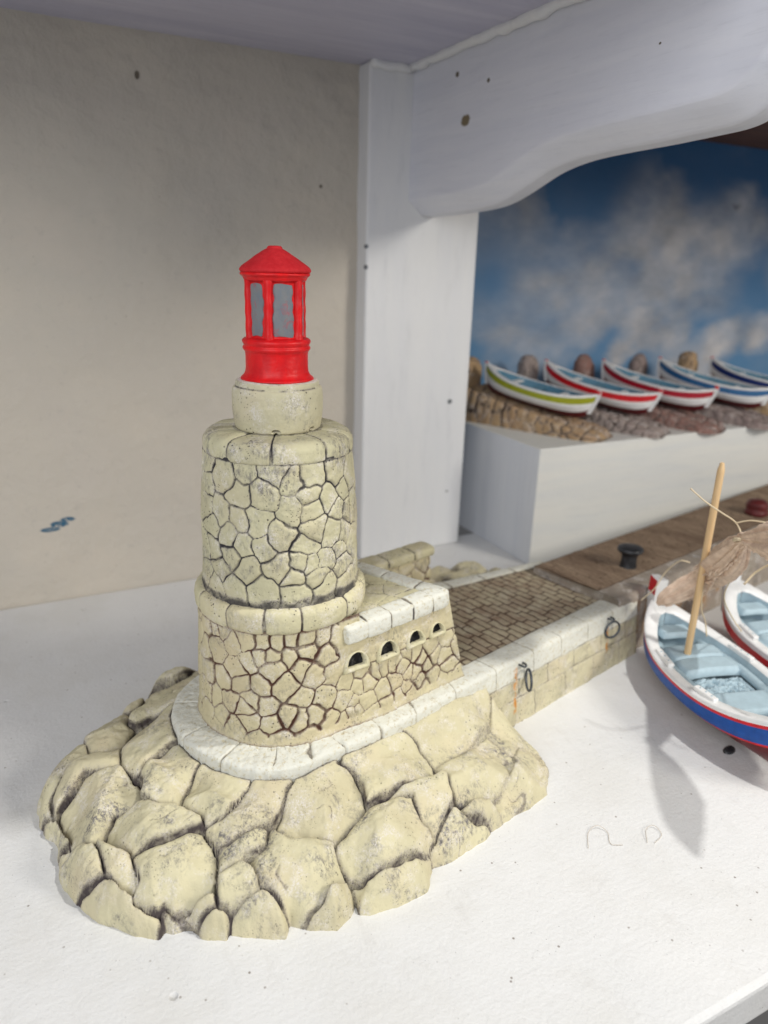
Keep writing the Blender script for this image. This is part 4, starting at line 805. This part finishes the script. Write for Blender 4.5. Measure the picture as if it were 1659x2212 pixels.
def big_boat(name, label, loc, rz, bands, tips, full):
    b = thing(name, label, 'boat', loc, (0, 0, rz), 'fishing boats on the shelf')
    L = 20.0; pad, half, gun, dr, wl = boat_parts(b, L, 4.1, 3.6, 1.9, .80, 1.5, bands, k_light, tips, True, 1.75, 3.2)
    # hatch pads, net heap, stern pads
    pad('thwart', 3.25, 0, 3.62, .95, 2.55, .75, k_light, b, 1, .04, .25); pad('thwart', 1.35, 0, 3.52, .92, 2.75, .75, k_light, b, 2, .04, .25)
    pad('thwart', 6.4, 0, 4.0, .8, 1.45, .5, k_light, b, 4); pad('thwart', -3.6, 0, 3.4, 1.3, 2.7, .8, k_light, b, 3)
    pad('thwart', -7.0, 0, 3.8, .9, 1.6, .6, k_light, b, 5)
    # side ledges inside the well
    for sg in (-1, 1):
        pts = [(x * L / 2, sg * (float(half(x)) - 1.35), 3.0) for x in np.linspace(-.62, .55, 20)]; V, F = tube(pts, .38, 8); mesh('side_bench', V, F, k_light, b)
    nxn = 60; X_, Y_ = np.meshgrid(np.linspace(-2.2, .3, nxn), np.linspace(-2.3, 2.3, nxn), indexing='ij'); q = np.stack([X_, Y_, 0 * X_], -1)
    Zn = 2.72 + .42 * (1 - np.abs(fbm(q * 2.3, 12, 3)) * 3.2) * ss(2.35, 1.8, np.abs(Y_)) * ss(1.3, .9, np.abs(X_ + .95)); Zn = np.where(Zn < 2.2, 2.2, Zn)
    mesh('net_heap', np.stack([X_, Y_, Zn], -1), gridF(nxn, nxn), k_light, b)
    # rowlock boards on the gunwales
    for sg in (-1, 1):
        for x, ln in ((2.1, 1.25), (-3.2, 1.0)):
            h = float(half(x * 2 / L)) - .62; dh = (float(half((x + 1) * 2 / L)) - float(half((x - 1) * 2 / L))) / 2; ang = math.atan(sg * dh)
            V, F = box(-ln, ln, -.26, .26, 0, .34); c, s_ = math.cos(ang), math.sin(ang)
            V = [(x + a * c - d * s_, sg * h + a * s_ + d * c, float(gun(x * 2 / L)) + .08 + e_) for a, d, e_ in V]; rl = bevel(mesh('rowlock_board', V, F, k_white, b, False), .1, 3)
            for t_ in (-.55, 0, .55):
                V, F = tube([(x + t_ * ln * c, sg * h + t_ * ln * s_, float(gun(x * 2 / L)) + .3), (x + t_ * ln * c, sg * h + t_ * ln * s_, float(gun(x * 2 / L)) + .46)], .07, 8); mesh('peg', V, F, k_light, rl)
    return b
B1 = big_boat('fishing_boat', 'white fishing boat with a broad blue band, a mast and a furled sail', (46.4, 32.15, 0), math.radians(73.2),
              [(0, k_bottom), (.48, k_redp), (.53, k_blue), (.86, k_redp), (.93, k_white)], k_redp, True)
B2 = big_boat('fishing_boat', 'white fishing boat with a red band at the right edge, cut by the frame', (56.6, 32.4, 0), math.radians(73.2),
              [(0, k_bottom), (.40, k_white), (.60, k_redp), (.86, k_white)], k_redp, False)
# mast and furled sail
mm = MT('pale dowel wood', .55, .3); mm.color(mm.mix(mm.ramp(mm.noise(4, 4, .6, sz=.25), .35, .65), (.70, .50, .28), (.60, .41, .21))).bump(mm.noise(6, 3, .6, sz=.3), .02); m_wood = mm.m
ml = MT('linen cloth', .85, .15); ml.color(ml.mix(ml.ramp(ml.noise(1.1, 4, .6), .35, .65), (.84, .66, .52), (.62, .46, .35))).bump(ml.noise(14, 2, .5), .02, .6).bump(ml.noise(2, 5, .6), .10, .7); m_cloth = ml.m
ms = MT('string', .8, .2); ms.color((.62, .52, .36)); m_string = ms.m
Bm = Matrix.Rotation(-math.radians(73.2), 3, 'Z')
def tob(p): v = Bm @ (Vector(p) - Vector((46.4, 32.15, 0))); return tuple(v)
V, F = tube([tob(p) for p in [(46.45, 35.2, 2.9), (46.45, 35.2, 18.9), (46.45, 35.2, 19.1), (46.45, 35.2, 19.6)]], [.27, .27, .26, .15], 20); mst = mesh('mast', V, F, m_wood, B1)
mst.modifiers.new('e', 'EDGE_SPLIT').split_angle = .5
SP = [(47.3, 39.6, 5.9), (47.6, 39.0, 6.7), (48.3, 37.9, 7.9), (48.6, 36.5, 9.4), (47.4, 34.8, 10.9), (45.6, 32.7, 12.8), (43.4, 30.4, 15.0), (41.5, 28.7, 16.5), (40.7, 26.9, 17.2), (39.4, 24.6, 18.2), (38.1, 22.7, 19.0), (37.2, 21.0, 19.6)]
RD = [.14, .5, .74, .76, .86, .98, .70, .24, .72, 1.0, .70, .1]
sp = spline(SP, 8); rd = np.interp(np.linspace(0, 1, len(sp)), np.linspace(0, 1, len(RD)), RD)
n = 72; V = []
Pn = [Vector(p) for p in sp]
a = None
for i, p in enumerate(Pn):
    t = (Pn[min(i + 1, len(Pn) - 1)] - Pn[max(0, i - 1)]).normalized()
    if a is None: a = t.cross(Vector((0, 0, 1))).normalized()
    a = (a - t * a.dot(t)).normalized(); b_ = t.cross(a)
    for k in range(n):
        th_ = 2 * math.pi * k / n + .02 * i
        f = .95 + .30 * abs(math.sin(3.5 * th_ + i * .03)) + .13 * math.sin(13 * th_ + 1.3 - i * .06) + .10 * math.sin(3 * th_ + i * .11) + .05 * math.sin(21 * th_ + i * .2)
        f += .10 * float(vnoise(np.array([i * .25, math.cos(th_) * 1.2, math.sin(th_) * 1.2]), 5))
        q = p + (a * math.cos(th_) * .85 + b_ * math.sin(th_) * 1.1) * (rd[i] * f); V.append(tob(q))
F = [(i * n + k, i * n + (k + 1) % n, (i + 1) * n + (k + 1) % n, (i + 1) * n + k) for i in range(len(Pn) - 1) for k in range(n)]
F += [tuple(range(n))[::-1], tuple(range((len(Pn) - 1) * n, len(Pn) * n))]
rs_ = random.Random(12)
for q_ in range(26):                       # loose strips and fibres of the bundle
    i0 = rs_.randrange(4, len(Pn) - 26); ln = rs_.randrange(12, 24); a0 = rs_.uniform(0, 6.28); pts = []
    for i in range(i0, i0 + ln):
        t = (Pn[min(i + 1, len(Pn) - 1)] - Pn[i - 1]).normalized(); aa = t.cross(Vector((0, 0, 1))).normalized(); bb = t.cross(aa); k_ = (i - i0) / ln
        th_ = a0 + k_ * rs_.uniform(.2, .3) * 4; rr_ = rd[i] * (1.12 + .22 * math.sin(k_ * 5 + q_)) + .04
        pts.append(tob(Pn[i] + (aa * math.cos(th_) * .85 + bb * math.sin(th_) * 1.1) * rr_))
    v_, f_ = tube(pts, [rs_.choice((.05, .09, .15)) * (1 - abs(2 * j / (ln - 1) - 1) ** 3 * .7) for j in range(ln)], 6)
    n0 = len(V); V += v_; F += [tuple(x + n0 for x in ff) for ff in f_]
sail = mesh('furled_sail', V, F, m_cloth, B1)
def string(pts, r=.055, par=None):
    V, F = tube([tob(p) for p in spline(pts, 8)], r, 7); return mesh('string', V, F, m_string, par or sail)
string([(41.6, 29.6, 16.3), (42.2, 29.2, 15.9), (41.9, 28.7, 16.3), (41.3, 29.0, 16.5), (41.6, 29.6, 16.2)], .12)
string([(42.3, 29.5, 16.3), (42.6, 30.4, 17.0), (41.3, 30.6, 17.8), (40.3, 31.2, 18.5), (39.9, 32.3, 19.2)])
string([(42.6, 30.4, 17.0), (42.8, 29.6, 17.4), (42.9, 28.6, 17.6), (43.2, 27.4, 17.7)])
string([(48.8, 38.3, 10.0), (48.3, 38.9, 10.0), (48.4, 40.2, 8.5), (47.6, 40.4, 7.0), (46.4, 40.6, 6.0)])
string([(42.9, 29.6, 15.6), (43.7, 30.3, 14.5), (44.7, 31.0, 13.0), (47.3, 33.5, 10.0), (49.0, 34.6, 8.0), (51.6, 35.3, 5.5), (51.9, 34.6, 4.7)])
string([(47.9, 36.0, 9.2), (47.4, 35.4, 7.4), (47.9, 35.2, 6.2), (47.6, 34.6, 5.2)])
string([(44.9, 30.5, 12.0), (45.6, 30.2, 13.0), (45.6, 29.0, 14.0), (44.0, 27.0, 14.0), (43.4, 25.6, 13.2)], .085)
STR = []

# small boats on their slips
def stonem(name, c1, c2):
    m = plaster(name, c1, (.07, .045, .035), base2=c2, smudge=.4); return m.m
slipm = [stonem('tan stones', (.46, .32, .18), (.36, .24, .14)), stonem('grey pink stones', (.36, .30, .27), (.28, .23, .21)), stonem('reddish stones', (.30, .17, .14), (.22, .13, .11)), stonem('grey brown stones', (.30, .24, .22), (.22, .17, .16))]
def make_slip(mat, loc, seed):
    t = thing('slipway_model', '', 'slipway', loc, (0, 0, math.radians(114.5)), 'stone slipways on the plinth')     # +x runs back and up
    u = np.arange(0, 18.5, .16); prof = resample([(-3.15, -.1), (-3.0, .9), (-2.6, 1), (2.6, 1), (3.0, .9), (3.15, -.1)], .16)[0]
    U, A = np.meshgrid(u, np.arange(len(prof)), indexing='ij'); h = .55 + 3.3 * (U / 17); V_ = prof[A, 0]; Zz = prof[A, 1]
    fr_ = ss(0, 2.0, U); Y = V_ * (.62 + .38 * fr_ ** .6); Z = np.where(Zz > 0, Zz * h * (.3 + .7 * ss(0, 1, U)), -.1)
    Z = Z - .28 * ((np.abs(V_) > .7) & (np.abs(V_) < 1.1) & (Zz >= 1))
    q = np.stack([U, V_ + Zz * 2], -1); sd = fill_seeds([], -1, 20, -6, 6, 1.0, seed, 1); ids, e = crazy(q, sd, .2, .8, seed)
    G = np.stack([U, Y, Z], -1); N = normals(G); N = N if N[40, len(prof) // 2, 2] > 0 else -N
    D, cr, cell = stone_disp(q, e, ids, .12, .09, .1, .35, seed, .1); G = G + N * D[..., None]
    k = len(prof); F = gridF(len(u), k).tolist() + [tuple(range(k))[::-1], tuple(range((len(u) - 1) * k, len(u) * k))]
    mesh('ramp', G, F, mat, t, True, {'crack': cr.ravel(), 'cell': cell.ravel()})
    th_ = np.linspace(0, 2 * np.pi, 40, endpoint=False); prof = resample([(1.9, -.1), (1.85, 5.0), (1.7, 6.3), (1.3, 7.2), (.7, 7.6), (.02, 7.7)], .2)[0]
    T, R = np.meshgrid(th_, prof[:, 0], indexing='ij'); Z = np.repeat(prof[None, :, 1], 40, 0); X = 19.6 + R * np.cos(T) * .75; Y = -.4 + R * np.sin(T)
    G = np.stack([X, Y, Z], -1); nz_ = .5 * fbm(G * .45, seed + 5, 3); G = G + np.stack([np.cos(T) * nz_, np.sin(T) * nz_, nz_ * .5], -1)
    mesh('upright_stone', G, gridF(40, len(prof), True), mat, t, True, {'crack': (np.exp(-(fbm(G * .5, seed + 8, 2) / .06) ** 2)).ravel(), 'cell': np.zeros(G.shape[0] * G.shape[1])})
    return t
def small_boat(loc, rz, pitch, bands, tips, label):
    b = thing('small_boat', label, 'boat', loc, (0, pitch, rz), 'small wooden boats on their slipways')
    boat_parts(b, 15.0, 2.6, 2.9, 1.0, .32, 1.3, bands, k_inside, tips, False, .55, 1.1); return b
bl = [('olive green', k_olive), ('red', k_redp), ('crimson', k_red2), ('mid blue', k_mid), ('navy blue', k_navy), ('red', k_redp), ('navy blue', k_navy)]
sl = ['tan stone slipway at the left end of the row, under the olive banded boat', 'greyish pink stone slipway under the second boat from the left', 'reddish brown stone slipway, third in the row, under the third boat', 'grey brown stone slipway under the mid blue banded boat', 'stone slipway under the navy banded boat at the right edge of the picture']
bb = ['small white boat with an olive green band, leftmost in the row on the plinth', 'small white boat with a red band, second from the left on the plinth', 'small white boat with a crimson band, third from the left, before the blue banded ones', 'small white boat with a mid blue band, fourth from the left on the plinth', 'small white boat with a navy blue band, rightmost in the row on the plinth']
jx = [-1.2, -.3, .8, 2.4, 3.9]; jr = [0, .03, -.035, .04, -.02]; jp = [0, .012, -.01, .015, -.012]
for i in range(5):
    dx, dy = 7.85 * i + jx[i], -.85 * i
    t = make_slip(slipm[i % 4], (63.2 + dx, 62.9 + dy, 13.9), 300 + i); t['label'] = sl[i]
    bands = [(0, k_bottom), (.30, k_white), (.66, bl[i][1]), (.94, k_white)]
    d = Vector((6.9, -13.0, 0)).normalized(); c0 = Vector((59.15 + dx * 1.01, 71.9 + dy * 1.1, 20.35 - 4.35 + .1)) + Vector((0, 0, 0))
    small_boat(tuple(c0), math.atan2(d.y, d.x) + jr[i], math.radians(8.6) + jp[i], bands, k_redp if i != 0 else k_redp, bb[i])

# small debris on the board
mth = MT('fine fibre', .8, .1); mth.color((.64, .59, .52)); m_fib = mth.m
z0 = .05
V, F = tube(spline([(27.6, 25.2, z0), (28.5, 26.2, z0), (29.3, 26.3, z0 + .15), (29.6, 25.7, z0), (29.1, 24.9, z0), (29.7, 24.5, z0)], 8), .022, 5)
tag(mesh('thread', V, F, m_fib), 'fine curled thread lying on the white board right of the rocks', 'thread')
V, F = tube(spline([(31.2, 24.0, z0), (31.9, 24.8, z0 + .1), (32.6, 24.8, z0 + .1), (32.5, 24.1, z0), (31.6, 23.8, z0)], 8), .022, 5)
tag(mesh('thread', V, F, m_fib), 'small looped thread on the white board near the sail shadow', 'thread')
th_ = np.linspace(0, 2 * np.pi, 24, endpoint=False)
def pebble(x, y, a, b, h, rot, mat, label, name='pebble', cat='pebble'):
    V = []
    for k, f in enumerate((1, .95, .7, .35, .02)):
        for t in th_:
            V.append((x + f * (a * math.cos(t) * math.cos(rot) - b * math.sin(t) * math.sin(rot)), y + f * (a * math.cos(t) * math.sin(rot) + b * math.sin(t) * math.cos(rot)), h * math.sqrt(max(0, 1 - f * f)) * (1 + .1 * math.sin(3 * t)) + .0))
    F = [(k * 24 + i, k * 24 + (i + 1) % 24, (k + 1) * 24 + (i + 1) % 24, (k + 1) * 24 + i) for k in range(4) for i in range(24)]
    tag(mesh(name, V, F, mat), label, cat)
pebble(43.55, 28.1, .62, .36, .28, .2, m_bol, 'small black pebble beside the blue banded boat hull')
pebble(5.35, 21.9, .22, .06, .05, 1.3, m_wood, 'tiny tan wood splinter on the white board in the foreground', 'splinter', 'splinter')
